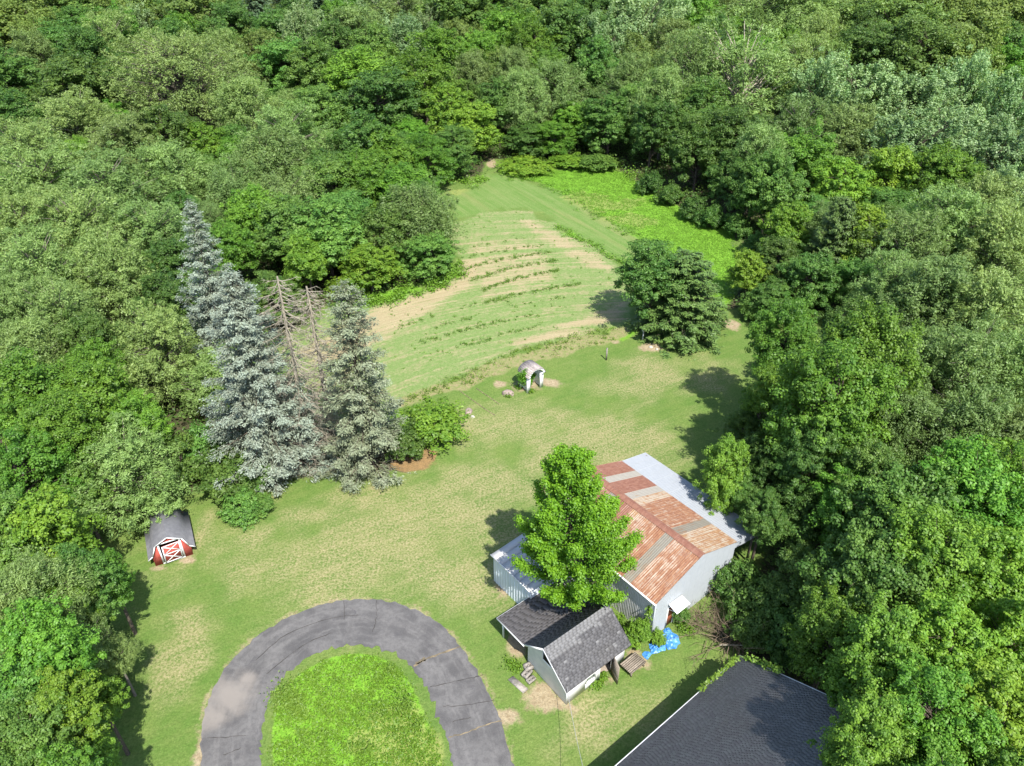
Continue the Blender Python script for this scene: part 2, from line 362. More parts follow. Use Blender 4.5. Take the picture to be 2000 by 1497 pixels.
# ------------------------------------------------------------------ tree prototypes (real size, foot at the origin)
def make_broad(seed, h, Rr, zb, nsec, nleaf, l, w, clump=0.5, flat=0.6, rise=0.25, droop=0.0, spread=0.55, outward=0.5, up=0.6, rnd=0.6, low=-0.45, lump=0.34, twig=0.02, pads=6, bare=0.0):
    g = np.random.default_rng(seed); c = np.array([0, 0, (zb + h) / 2]); sz = (h - zb) / 2
    K = unit(g.normal(size=(16, 3))); Ka = g.uniform(-1, 1, 16) * lump
    d = unit(g.normal(size=(nsec * 4, 3))); d = d[d[:, 2] > low][:nsec]; n = len(d)
    env = 1 + (np.maximum(0, d @ K.T) ** 5 * Ka).sum(1)
    rad = env * g.uniform(0.74, 1.0, n)
    E = c + d * rad[:, None] * np.array([Rr, Rr, sz])
    E[:, 2] = np.maximum(E[:, 2], zb * .6 + .15)
    lean = g.normal(size=2) * 0.02 * h
    trunk_t = np.linspace(0, 1, 6)
    bole = np.array([[0, 0, -7.0], [0, 0, -3.5]])
    tp = np.stack([lean[0] * trunk_t ** 2 + g.normal(size=6) * .03, lean[1] * trunk_t ** 2 + g.normal(size=6) * .03, trunk_t * h * 0.78], 1)
    r0 = 0.035 * h * .6 + .05
    paths = [(np.concatenate([bole, tp]), np.concatenate([[r0 * 1.4, r0 * 1.2], r0 * (1 - .8 * trunk_t)]))]
    P, N, D, T = [], [], [], []
    per = max(4, int(nleaf * 1.55) // n)
    for e in E:
        z0 = max(zb * .5 + .1, min(e[2] - rise * np.hypot(e[0], e[1]) * g.uniform(.6, 1.5), h * .74))
        s = z0 / (h * .78); b0 = np.array([lean[0] * s * s, lean[1] * s * s, z0])
        t = np.linspace(0, 1, 5); mid = b0 + (e - b0) * .5 + np.array([0, 0, .10 * np.linalg.norm(e - b0)]) + g.normal(size=3) * .12
        pth = ((1 - t) ** 2)[:, None] * b0 + (2 * t * (1 - t))[:, None] * mid + (t ** 2)[:, None] * e
        paths.append(((b0 + (pth - b0) * .90), np.linspace(r0 * .24, twig * .5, 5)))
        tt = 1 - np.abs(g.normal(size=per)) * spread * .5; tt = np.clip(tt, .15, 1.05)
        q = ((1 - tt) ** 2)[:, None] * b0 + (2 * tt * (1 - tt))[:, None] * mid + (tt ** 2)[:, None] * e
        if g.uniform() < bare:
            paths[-1] = (b0 + (pth - b0) * g.uniform(.8, 1.02), np.linspace(r0 * .16, .010, 5)); continue
        cs = clump * g.uniform(.6, 1.4); ns = pads
        sub = g.normal(size=(ns, 3)) * cs * .62 * np.array([1, 1, flat]); k = g.integers(0, ns, per); rp = cs * g.uniform(.38, .66, ns)[k]
        pd = unit(g.normal(size=(per, 3)) + np.array([0, 0, .45])); an = g.uniform(.55, 1.5, (ns, 3))[k]
        off = sub[k] + pd * an * (rp * (.35 + .75 * g.uniform(0, 1, per) ** .45 + .28 * np.abs(g.normal(size=per)) * (g.uniform(size=per) < .3)))[:, None] * np.array([1, 1, flat])
        tt = (1 - np.abs(g.normal(size=ns)) * spread * .5).clip(.12, 1.05)[k]
        q = ((1 - tt) ** 2)[:, None] * b0 + (2 * tt * (1 - tt))[:, None] * mid + (tt ** 2)[:, None] * e
        pos = q + off; pnoise = g.normal(0, .16, ns)[k]
        if droop: pos[:, 2] -= droop * g.uniform(0, 1, per) ** 1.5 * np.linalg.norm(off[:, :2], axis=1) * 1.6
        o = unit(pos - c * np.array([1, 1, .8])); br = unit(e - b0)
        nn = o * outward * .6 + pd * .85 + np.array([0, 0, up]) + g.normal(size=(per, 3)) * rnd * .7
        dd = br * .8 + o * .4 + g.normal(size=(per, 3)) * .6 - np.array([0, 0, droop * .8])
        P.append(pos); N.append(nn); D.append(dd)
        T.append(np.clip(g.normal(.45, .14) + pnoise + g.normal(size=per) * .2, 0, 1))
    P, N, D, T = map(np.concatenate, (P, N, D, T))
    sz_ = g.uniform(.55, 1.08, len(P))
    crown = leaf_mesh('crown', P, N, D, l * sz_, w * sz_, T)
    V, Q = tubes(paths, 5)
    return dict(trunk=mesh_np('trunk', V, Q, smooth=True), crown=crown, R=Rr, zc=(zb + h) / 2, h=h, zb=zb)

def make_conifer(seed, h, Rr, zb=0.3, nb=300, per=85, l=0.36, w=0.13, power=0.85, sag=0.38, upturn=0.26, bare=0.0, mat_low=0.35):
    g = np.random.default_rng(seed); P, N, D, T = [], [], [], []
    paths = [(np.array([[0, 0, z] for z in np.linspace(0, h * .985, 8)]), np.linspace(.018 * h, .015, 8))]
    dead = []
    for i in range(nb):
        f = (i + g.uniform(0, 1)) / nb; z0 = zb + (h - zb) * (1 - (1 - f) ** .62 if False else f ** 1.25)
        q = (z0 - zb) / (h - zb); ph = i * 2.399963 + g.normal() * .35
        L = max(.18, Rr * (1 - q) ** power * g.uniform(.72, 1.12)) + .12
        rd = np.array([math.cos(ph), math.sin(ph), 0]); lt = np.array([-rd[1], rd[0], 0])
        sg = sag * g.uniform(.6, 1.3) * (1 - .9 * q ** 2) - .35 * q ** 3
        def pt(t): return rd * (L * t)[:, None] + np.array([0, 0, 1]) * (z0 + L * (-sg * t + upturn * t * t))[:, None]
        t4 = np.linspace(0, 1, 4); paths.append((pt(t4), np.linspace(.012 + .012 * L, .006, 4)))
        if q < bare and g.uniform() < .75:
            for s in range(5):
                t0 = g.uniform(.3, .95); p0 = pt(np.array([t0]))[0]
                dead.append((np.array([p0, p0 + rd * .3 * g.uniform(.5, 1) + lt * g.normal() * .35 - np.array([0, 0, g.uniform(.1, .6)])]), np.array([.012, .005])))
            dead.append((pt(t4), np.linspace(.03, .008, 4)))
            if g.uniform() < .6: continue
        n = max(8, int(per * (L / Rr) ** .9 * 1.75))
        nt = max(3, int(L * 8.5)); tk = g.uniform(0.08, 1.02, nt) ** .75; sk = g.uniform(-1, 1, nt); kk = g.integers(0, nt, n)
        t, s = tk[kk], sk[kk]; wd = .38 * L * np.clip(1.10 - t, 0, 1) + .06; lat = s * wd
        drop = g.uniform(0, .30, nt)[kk] * L * .35
        pos = pt(t) + lt * lat[:, None]; pos[:, 2] -= .32 * np.abs(lat) + drop; pos += g.normal(size=(n, 3)) * np.array([.15, .15, .085])
        dd = rd * .75 + lt * (np.sign(s) * .65)[:, None] + g.normal(size=(n, 3)) * .18; dd[:, 2] -= .12
        nn = np.array([0, 0, 1.]) + rd * .35 + g.normal(size=(n, 3)) * .33
        P.append(pos); N.append(nn); D.append(dd)
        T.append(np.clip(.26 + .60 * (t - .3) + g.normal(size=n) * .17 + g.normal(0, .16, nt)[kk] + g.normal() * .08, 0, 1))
    P, N, D, T = map(np.concatenate, (P, N, D, T)); k = g.uniform(.7, 1.25, len(P))
    V, Q = tubes(paths, 5)
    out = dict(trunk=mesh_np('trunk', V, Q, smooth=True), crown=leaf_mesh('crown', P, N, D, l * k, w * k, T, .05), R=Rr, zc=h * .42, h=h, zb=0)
    if dead:
        V, Q = tubes(dead, 3); out['dead'] = mesh_np('dead_branches', V, Q)
    return out

PROTO = {}
def reg(code, mat, cat, name, look, protos, twig='bark'): PROTO[code] = (mat, cat, name, look, protos, twig)
reg('M', 'maple', 'tree', 'maple_tree', 'bright green maple', [make_broad(11 + i, 12.5, 4.0, 1.2, 92, 32000, .235, .185, .76, .80, .45, up=.55) for i in range(3)])
reg('B', 'mid', 'tree', 'broadleaf_tree', 'mid green rounded tree', [make_broad(31 + i, 13, 4.4, 1.2, 90, 28000, .28, .20, .86, .72, .5, up=.45) for i in range(3)])
reg('D', 'dark', 'tree', 'dark_broadleaf_tree', 'dark green broadleaf tree', PROTO['B'][4])
reg('Y', 'yellow', 'tree', 'yellow_green_tree', 'yellow green leafy tree', [make_broad(51 + i, 12, 3.8, 1.5, 74, 22000, .26, .20, .76, .72, .5, up=.5) for i in range(2)])
reg('O', 'olive', 'tree', 'oak_tree', 'olive green oak-like tree', [make_broad(61 + i, 15, 5.6, 2.6, 100, 26000, .34, .24, 1.1, .75, .5, lump=.4, up=.4) for i in range(2)])
reg('F', 'feather', 'tree', 'feathery_tree', 'feathery grey green tree', [make_broad(71 + i, 13.5, 5.0, 1.3, 140, 36000, .34, .12, .84, .8, .6, droop=.22, spread=.8, up=.3, rnd=.7, lump=.42, twig=.03, pads=8, bare=.07) for i in range(3)], 'greybark')
reg('L', 'feather', 'tree', 'feathery_tree', 'large domed grey green tree', [make_broad(79, 19, 11.5, 1.5, 420, 42000, .36, .17, .95, .8, .5, droop=.2, spread=.6, up=.5, rnd=.7, lump=.25, twig=.03)], 'greybark')
reg('W', 'feather', 'tree', 'willow_tree', 'soft light green willow-like tree', [make_broad(81 + i, 11.5, 4.4, 1.2, 115, 28000, .34, .11, .78, 1.1, .7, droop=.8, spread=.75, up=.3, rnd=.6, lump=.4) for i in range(2)])
reg('U', 'silver', 'tree', 'poplar_tree', 'silvery pale green tree', [make_broad(91 + i, 14, 4.4, 3.0, 90, 25000, .29, .18, .58, 1.9, 1.4, spread=.9, up=.3, rnd=.8, lump=.42, pads=7) for i in range(2)])
reg('G', 'feather', 'tree', 'sparse_tree', 'sparse tree with bare upright branches', [make_broad(97, 16, 5.0, 4.0, 120, 17000, .36, .12, .75, .9, 1.3, spread=.45, up=.3, rnd=.8, lump=.4, twig=.05, bare=.16)], 'dead')
reg('P', 'pine', 'tree', 'pine_tree', 'bluish green pine', [make_conifer(101, 15, 4.2, 2, 170, 70, .55, .17, .75, .1, .3)])
reg('S', 'spruce', 'tree', 'dark_spruce', 'dark green spruce', [make_conifer(103, 12, 4.6, .1, 260, 230, .30, .12, .46, .34, .30)])
reg('H', 'mid', 'shrub', 'shrub', 'rounded green shrub', [make_broad(111 + i, 2.6, 1.7, .2, 52, 9500, .17, .13, .42, .8, .5, low=-.75, lump=.4) for i in range(2)])
reg('K', 'dark', 'shrub', 'dark_shrub', 'dark green shrub', PROTO['H'][4])
reg('J', 'yellow', 'shrub', 'yellow_green_shrub', 'bright yellow green shrub', PROTO['H'][4])
_meshmat = {}
def mesh_for(me, mat):
    k = (me.name, mat)
    if k not in _meshmat:
        m = me if not me.materials else me.copy()
        m.materials.clear(); m.materials.append(MAT[mat]); _meshmat[k] = m
    return _meshmat[k]
rng = np.random.default_rng(7)
TREES = []     # (x, y, radius)
def plant(code, x, y, Rm, zc, label, group=None, rz=None, pi=None, tall=1.0):
    mat, cat, name, look, protos, tw = PROTO[code]
    i = int(rng.integers(len(protos))) if pi is None else pi; p = protos[i]
    root = thing(name, label, cat, (x, y, 0), rng.uniform(0, 6.28) if rz is None else rz, group)
    s = Rm / p['R']; sz = max(min(zc / p['zc'], 1.22 * s), min(tall * s, zc / (p['zc'] - p['zb'] + .05))); root.scale = (s, s, sz)
    dz = zc - p['zc'] * sz; up = 0.0
    if cat == 'tree' and dz > 0: up = min(dz / sz, 6.8)          # longer bole
    elif dz < 0: root.location.z = dz                            # short-boled: the foot stands below grade
    link('trunk', mesh_for(p['trunk'], tw), tw, root, (0, 0, up)); link('crown', mesh_for(p['crown'], mat), mat, root, (0, 0, up))
    if 'dead' in p: link('dead_branches', mesh_for(p['dead'], 'dead'), 'dead', root, (0, 0, up))
    TREES.append((x, y, Rm)); return root

# ------------------------------------------------------------------ the ground
def W(px): return np.array([at(u, v)[:2] for u, v in px])
CLEAR = [(40, 1640), (60, 1300), (90, 1120), (200, 1020), (300, 985), (420, 960), (560, 905), (520, 700), (640, 600), (735, 578), (870, 545), (885, 500), (850, 420), (845, 375), (905, 350), (945, 345), (957, 313), (976, 313), (985, 335), (1100, 328), (1200, 330), (1300, 395), (1440, 460), (1450, 540), (1400, 610), (1540, 608), (1650, 612), (1610, 680), (1500, 760), (1470, 860), (1400, 880), (1500, 1040), (1430, 1190), (1330, 1250), (1430, 1275), (1800, 1640)]
ZONES = dict(
    soil=[(540, 690), (640, 608), (735, 596), (800, 575), (872, 552), (890, 520), (905, 505), (880, 478), (870, 440), (950, 417), (1030, 411), (1085, 442), (1160, 482), (1225, 527), (1240, 580), (1225, 628), (1190, 640), (1100, 662), (1000, 690), (890, 738), (790, 775), (600, 820)],
    strip=[(760, 800), (790, 778), (890, 742), (1000, 693), (1100, 666), (1200, 645), (1235, 640), (1205, 665), (1110, 690), (1000, 722), (900, 762), (800, 790)],
    path=[(845, 440), (845, 395), (905, 372), (950, 340), (1000, 348), (1060, 362), (1130, 398), (1200, 440), (1270, 480), (1240, 530), (1160, 478), (1090, 440), (1040, 408), (950, 412), (880, 430)],
    bright=[(985, 338), (1100, 330), (1210, 333), (1310, 398), (1440, 460), (1450, 540), (1430, 600), (1330, 560), (1290, 500), (1200, 440), (1110, 385), (1050, 357)],
    dirt=[(1040, 1300), (1060, 1318), (1095, 1362), (1115, 1380), (1070, 1388), (1040, 1360)],
    litter=[(735, 925), (775, 885), (860, 878), (850, 895), (790, 915)],
)
PATCH = dict(
    pale=[((915, 385), 62, 16), ((1150, 395), 75, 18), ((1220, 430), 45, 12), ((700, 1450), 20, 20), ((790, 1430), 60, 60), ((830, 1480), 30, 60)],
    dirt=[((985, 1400), 28, 16), ((962, 322), 9, 14),  ((1110, 742), 0, 0), ((1072, 747), 20, 7), ((975, 750), 13, 8), ((1030, 753), 25, 9), ((990, 1140), 24, 24), ((310, 1108), 22, 8), ((372, 1094), 20, 7), ((1190, 1330), 22, 14), ((393, 1470), 10, 50), ((1205, 668), 10, 3),
          ((1430, 632), 14, 9), ((1275, 678), 22, 9), ((560, 900), 60, 30), ((760, 870), 50, 40), ((1010, 1250), 22, 26), ((1240, 1290), 20, 20)],
    litter=[((800, 905), 50, 16), ((345, 850), 45, 40)],
    bright=[((770, 575), 55, 16), ((1225, 655), 34, 14), ((880, 540), 10, 8), ((1040, 805), 0, 0), ((1170, 480), 0, 0), ((1120, 462), 70, 7)],
    dry=[((700, 1090), 330, 90), ((860, 1010), 200, 80), ((960, 940), 160, 50), ((370, 1260), 50, 85), ((1180, 860), 180, 60), ((1010, 830), 120, 40), ((640, 1160), 120, 40), ((900, 1120), 90, 60), ((395, 1040), 16, 45), ((820, 1040), 90, 40), ((945, 950), 80, 30), ((800, 1090), 90, 30), ((620, 1010), 60, 20), ((1200, 1400), 110, 60), ((1300, 740), 120, 40)],
)
def in_poly(x, y, poly):
    c = np.zeros(x.shape, bool); n = len(poly)
    for i in range(n):
        (x1, y1), (x2, y2) = poly[i], poly[(i + 1) % n]
        if y1 == y2: continue
        c ^= ((y1 > y) != (y2 > y)) & (x < (x2 - x1) * (y - y1) / (y2 - y1) + x1)
    return c
def sdist(x, y, poly):
    d = np.full(x.shape, 1e9); n = len(poly)
    for i in range(n):
        a, b = np.array(poly[i]), np.array(poly[(i + 1) % n]); e = b - a; L2 = (e @ e) + 1e-9
        t = np.clip(((x - a[0]) * e[0] + (y - a[1]) * e[1]) / L2, 0, 1)
        d = np.minimum(d, np.hypot(x - a[0] - t * e[0], y - a[1] - t * e[1]))
    return np.where(in_poly(x, y, poly), d, -d)
CW = W(CLEAR)
ROWDIR = R(63.5)
def row_coord(x, y):
    """across / along the tilled rows, which bow away from the lawn in the middle of the field"""
    u = x * math.sin(ROWDIR) + y * math.cos(ROWDIR); v = -x * math.cos(ROWDIR) + y * math.sin(ROWDIR)
    return v + 0.010 * (u - 26) ** 2, u
def catmull(P, n=8, closed=False):
    P = [np.array(p, float) for p in P]; out = []
    for i in range(len(P) - 1):
        a, b, c, d = P[max(i - 1, 0)], P[i], P[i + 1], P[min(i + 2, len(P) - 1)]
        for t in np.linspace(0, 1, n, endpoint=False):
            out.append(.5 * ((2 * b) + (c - a) * t + (2 * a - 5 * b + 4 * c - d) * t * t + (3 * b - a - 3 * c + d) * t ** 3))
    return np.array(out + [P[-1]])
DR_OUT = [(420, 1800), (400, 1620), (392, 1500), (392, 1440), (403, 1382), (440, 1308), (500, 1245), (570, 1203), (640, 1178), (712, 1171), (785, 1182), (850, 1213), (900, 1262), (940, 1328), (975, 1402), (1003, 1500), (1035, 1640), (1060, 1800)]
DR_IN = [(560, 1800), (525, 1620), (511, 1500), (509, 1440), (520, 1382), (553, 1325), (600, 1287), (655, 1266), (715, 1261), (770, 1277), (815, 1316), (850, 1388), (872, 1440), (887, 1500), (900, 1620), (905, 1800)]
def resample(P, n):
    s = np.r_[0, np.cumsum(np.hypot(*np.diff(P, axis=0).T))]; t = np.linspace(0, s[-1], n)
    return np.stack([np.interp(t, s, P[:, 0]), np.interp(t, s, P[:, 1])], 1)
dro = resample(catmull(W(DR_OUT)), 160); dri = resample(catmull(W(DR_IN)), 160)

def vnoise(x, y, seed=0):
    g = np.random.default_rng(seed); T = g.uniform(-1, 1, (64, 64)); xi, yi = np.floor(x).astype(int), np.floor(y).astype(int); fx, fy = x - xi, y - yi
    fx, fy = fx * fx * (3 - 2 * fx), fy * fy * (3 - 2 * fy); t = lambda a, b: T[a % 64, b % 64]
    return (t(xi, yi) * (1 - fx) + t(xi + 1, yi) * fx) * (1 - fy) + (t(xi, yi + 1) * (1 - fx) + t(xi + 1, yi + 1) * fx) * fy
def build_ground():
    cell = 0.4; xs = np.arange(-48, 48.01, cell); ys = np.arange(12, 134.01, cell)
    X, Y = np.meshgrid(xs, ys); x, y = X.ravel(), Y.ravel(); g = np.random.default_rng(3)
    A = {}
    for k, poly in ZONES.items():
        soft = {'soil': 1.3, 'strip': .9, 'path': 2.0, 'bright': 1.6}.get(k, .8)
        A[k] = np.clip(.5 + (sdist(x, y, W(poly)) + (1.1 if k in ('path', 'bright') else .6) * (vnoise(x * .5, y * .5, 5) + .5 * vnoise(x * 1.3, y * 1.3, 6))) / (2 * soft), 0, 1)
    nz = vnoise(x * .45, y * .45, 1) + .6 * vnoise(x * 1.1, y * 1.1, 2)
    island = np.clip(.5 + sdist(x, y, dri) / 0.5, 0, 1)
    edge = np.clip((sdist(x, y, dri) - .45) / .5, 0, 1)
    A['bright'] = np.maximum(A['bright'], edge)
    for k, L in PATCH.items():
        a = A.setdefault(k, np.zeros(x.shape))
        for (u, v), ru, rv in L:
            if ru == 0: continue
            c = at(u, v); e1 = at(u + ru, v); e2 = at(u, v - rv)
            q = np.hypot((x - c[0]) / abs(e1[0] - c[0]), (y - c[1]) / abs(e2[1] - c[1]))
            q = q + .55 * nz
            a[:] = np.maximum(a, np.clip(1.15 - .65 * q, 0, 1) if k != 'dry' else np.clip(1.35 - q, 0, 1))
    A['dry'] = np.maximum(A['dry'], .95 * np.clip(.5 + sdist(x, y, W([(330, 1195), (395, 1185), (415, 1300), (372, 1335)])) / .7, 0, 1))
    # ragged earth along the drive edge
    de = np.abs(sdist(x, y, dro)); A['dirt'] = np.maximum(A['dirt'], np.clip(.75 - de * 1.1, 0, .55))
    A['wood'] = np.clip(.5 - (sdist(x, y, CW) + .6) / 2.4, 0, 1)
    # bare soil: turning strips round the field are barer than its middle
    r, al = row_coord(x, y); sd = sdist(x, y, W(ZONES['soil']))
    bare = np.full(x.shape, .37)
    for poly, k in (([(560, 690), (735, 596), (872, 552), (905, 505), (960, 500), (930, 560), (800, 640), (640, 720)], .85),
                    ([(1000, 430), (1040, 425), (1180, 500), (1225, 540), (1150, 530), (1070, 480)], .72),
                    ([(1000, 665), (1120, 620), (1225, 585), (1228, 628), (1100, 664), (1000, 690)], .8),
                    ([(560, 760), (700, 700), (800, 650), (760, 690), (640, 790)], .6), ([(900, 470), (1060, 470), (1100, 560), (930, 600)], .62)):
        bare = np.maximum(bare, np.clip(.5 + sdist(x, y, W(poly)) / 3.0, 0, 1) * k)
    A['bare'] = bare
    vecs = np.stack([r, al, 0 * r], 1)
    nx, ny = len(xs), len(ys); i, j = np.meshgrid(np.arange(nx - 1), np.arange(ny - 1)); i, j = i.ravel(), j.ravel()
    quads = np.stack([j * nx + i, j * nx + i + 1, (j + 1) * nx + i + 1, (j + 1) * nx + i], 1)
    z = 0.05 * np.sin(x * .35) * np.cos(y * .27) * np.clip(A['wood'] * 0, 0, 1) + 0 * x
    V = np.stack([x, y, z], 1)
    fc = {k: v[quads].mean(1) for k, v in A.items()}
    cls = np.full(len(quads), 0)
    cls[fc['bright'] > .5] = 3; cls[fc['path'] > .5] = 2; cls[(fc['soil'] > .5)] = 1; cls[fc['strip'] > .5] = 5
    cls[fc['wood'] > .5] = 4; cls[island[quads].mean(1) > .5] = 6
    names = {0: 'lawn', 1: 'tilled_field', 2: 'grass_path', 3: 'meadow', 4: 'woodland_ground', 5: 'weedy_verge', 6: 'planted_island_ground'}
    for k, nm in names.items():
        q = quads[cls == k]
        if not len(q): continue
        used, inv = np.unique(q, return_inverse=True); q2 = inv.reshape(-1, 4)
        me = mesh_np(nm, V[used], q2, smooth=True, vattrs={**{n: v[used] for n, v in A.items()}, 'rowv': vecs[used]})
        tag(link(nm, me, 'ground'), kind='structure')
    # beyond the surveyed part: one sheet to the horizon, just below
    m = MB(); m.add([(-4000, -600, -.06), (4000, -600, -.06), (4000, 6000, -.06), (-4000, 6000, -.06)], [(0, 1, 2, 3)])
    tag(m.obj('ground', 'floor'), kind='structure')
build_ground()

# ------------------------------------------------------------------ driveway
def build_drive():
    n = 160; K = 9; V, dust, lane = [], [], []
    c1 = np.array(at(452, 1362)[:2]); c2 = np.array(at(420, 1400)[:2]); c3 = np.array(at(480, 1330)[:2])
    s = np.r_[0, np.cumsum(np.hypot(*np.diff(dro, axis=0).T))]
    g = np.random.default_rng(5)
    for i in range(n):
        jo, ji = g.normal() * .03, g.normal() * .03
        for k in range(K):
            f = k / (K - 1); f2 = f * (1 - jo) if k else jo * .5
            p = dro[i] * (1 - f2) + dri[i] * f2
            V.append((p[0], p[1], .016))
            dust.append(max(0, 1 - min(np.hypot(*(p - c1)) / 2.6, np.hypot(*(p - c2)) / 1.7, np.hypot(*(p - c3)) / 1.4)) * 1.1 + max(0, .35 - f * 3) * .6 + max(0, .2 - (1 - f) * 2.5) * .6)
            lane.append((f * 3.5, s[i], 0))
    q = [(i * K + k, i * K + k + 1, (i + 1) * K + k + 1, (i + 1) * K + k) for i in range(n - 1) for k in range(K - 1)]
    me = mesh_np('driveway', V, q, vattrs={'dust': np.array(dust), 'lane': np.array(lane)})
    d = tag(link('driveway', me, 'asphalt'), kind='structure')
    def crack(px, w, mat='crack_dark'):
        P = catmull([np.array(at(u, v)[:2]) for u, v in px], 6); P = P + g.normal(size=P.shape) * .025
        t = np.gradient(P, axis=0); t = unit(t); nn = np.stack([-t[:, 1], t[:, 0]], 1)
        ww = w * g.uniform(.4, 1.2, len(P))[:, None] / 2
        L, Rr = P + nn * ww, P - nn * ww
        vs = [(a[0], a[1], .021) for a in L] + [(a[0], a[1], .021) for a in Rr]; m = len(P)
        link('crack', mesh_np('crack', vs, [(i, i + 1, m + i + 1, m + i) for i in range(m - 1)]), mat, d)
    crack([(806, 1303), (825, 1292), (855, 1279), (900, 1263)], .13, 'crack')
    crack([(812, 1297), (830, 1288)], .30, 'crack')
    crack([(876, 1440), (905, 1434), (940, 1420), (979, 1408)], .08, 'crack')
    for px in (([(866, 1380), (900, 1379), (945, 1372), (966, 1368)]), ([(840, 1342), (880, 1333), (925, 1324), (945, 1318)]), ([(405, 1442), (440, 1440), (480, 1437)]), ([(672, 1174), (672, 1210)]),
               ([(735, 1173), (735, 1205), (728, 1235)]), ([(436, 1476), (470, 1462)]), ([(885, 1410), (920, 1402)]), ([(500, 1290), (560, 1240), (640, 1210), (700, 1202)]), ([(520, 1318), (590, 1262), (650, 1236)])):
        crack(px, .045)
build_drive()

# ------------------------------------------------------------------ roofs of shingles
def tab_mesh(w, d, th=.0075):
    m = MB(); g = .004
    m.add([(g, 0, 0), (w - g, 0, 0), (w - g, d, -.004), (g, d, -.004), (g, 0, th), (w - g, 0, th), (w - g, d, .004), (g, d, .004)],
          [(4, 5, 6, 7), (0, 1, 5, 4), (1, 2, 6, 5), (3, 0, 4, 7)])
    return m
def plane_frame(o, udir, vdir):
    u = Vector(udir).normalized(); v = Vector(vdir).normalized(); return Vector(o), u, v, u.cross(v)
def shingles(parent, o, udir, vdir, ul, vl, ex, tw, mat, seed=0, single=False, bands=None):
    O, u, v, n = plane_frame(o, udir, vdir); n = n if n.z > 0 else -n; g = np.random.default_rng(seed); rows = int(round(vl / ex)); ex = vl / rows
    from mathutils import Matrix
    Vs, Qs, Ts = [], [], []; base = tab_mesh(tw, ex * 1.08); bv = np.array(base.v); bq = np.array(base.q)
    me = base.mesh('shingle')
    meB = None
    for r in range(rows):
        x = -tw * g.uniform(0, .98); k = 0
        while x < ul - .02:
            a, b = max(x, 0), min(x + tw, ul); x += tw
            if b - a < .03: continue
            p = O + u * a + v * (ex * r) + n * (.012 + .0015 * (k % 2)); k += 1
            if single:
                mt = mat if not bands else bands(r, rows, (a + b) / 2 / ul, g)
                ms = mesh_for(me, mt)
                ob = link('shingle', ms, mt, parent)
                M = Matrix((u * ((b - a) / tw), v, n)).transposed().to_4x4(); M.translation = p; ob.matrix_local = M
            else:
                q = bv * np.array([(b - a) / tw, 1, 1]); pts = np.array(p) + q[:, :1] * np.array(u) + q[:, 1:2] * np.array(v) + q[:, 2:] * np.array(n)
                Qs.append(bq + len(Vs) * len(bv)); Vs.append(pts); Ts += [g.uniform()] * len(bq)
    if not single:
        ob = link('shingles', mesh_np('shingles', np.concatenate(Vs), np.concatenate(Qs), attrs={'tint': Ts}), mat, parent); ob['kind'] = 'stuff'

def corr(width, fn_lo, fn_hi, pitch=.16, amp=.022, seg=4, rows=1):
    """corrugated sheet in local XY plane (x across, y up the sheet), waves in z; fn_lo/fn_hi give the ends at x"""
    n = max(2, int(round(width / pitch))) * seg; V = []
    for i in range(n + 1):
        x = width * i / n; z = amp * math.cos(2 * math.pi * i / seg)
        V += [(x, fn_lo(x), z), (x, fn_hi(x), z)]
    return mesh_np('sheet', V, [(2 * i, 2 * i + 2, 2 * i + 3, 2 * i + 1) for i in range(n)], smooth=True)
def place(ob, o, u, v):
    from mathutils import Matrix
    O, u, v, n = plane_frame(o, u, v); M = Matrix((u, v, n)).transposed().to_4x4(); M.translation = O; ob.matrix_local = M

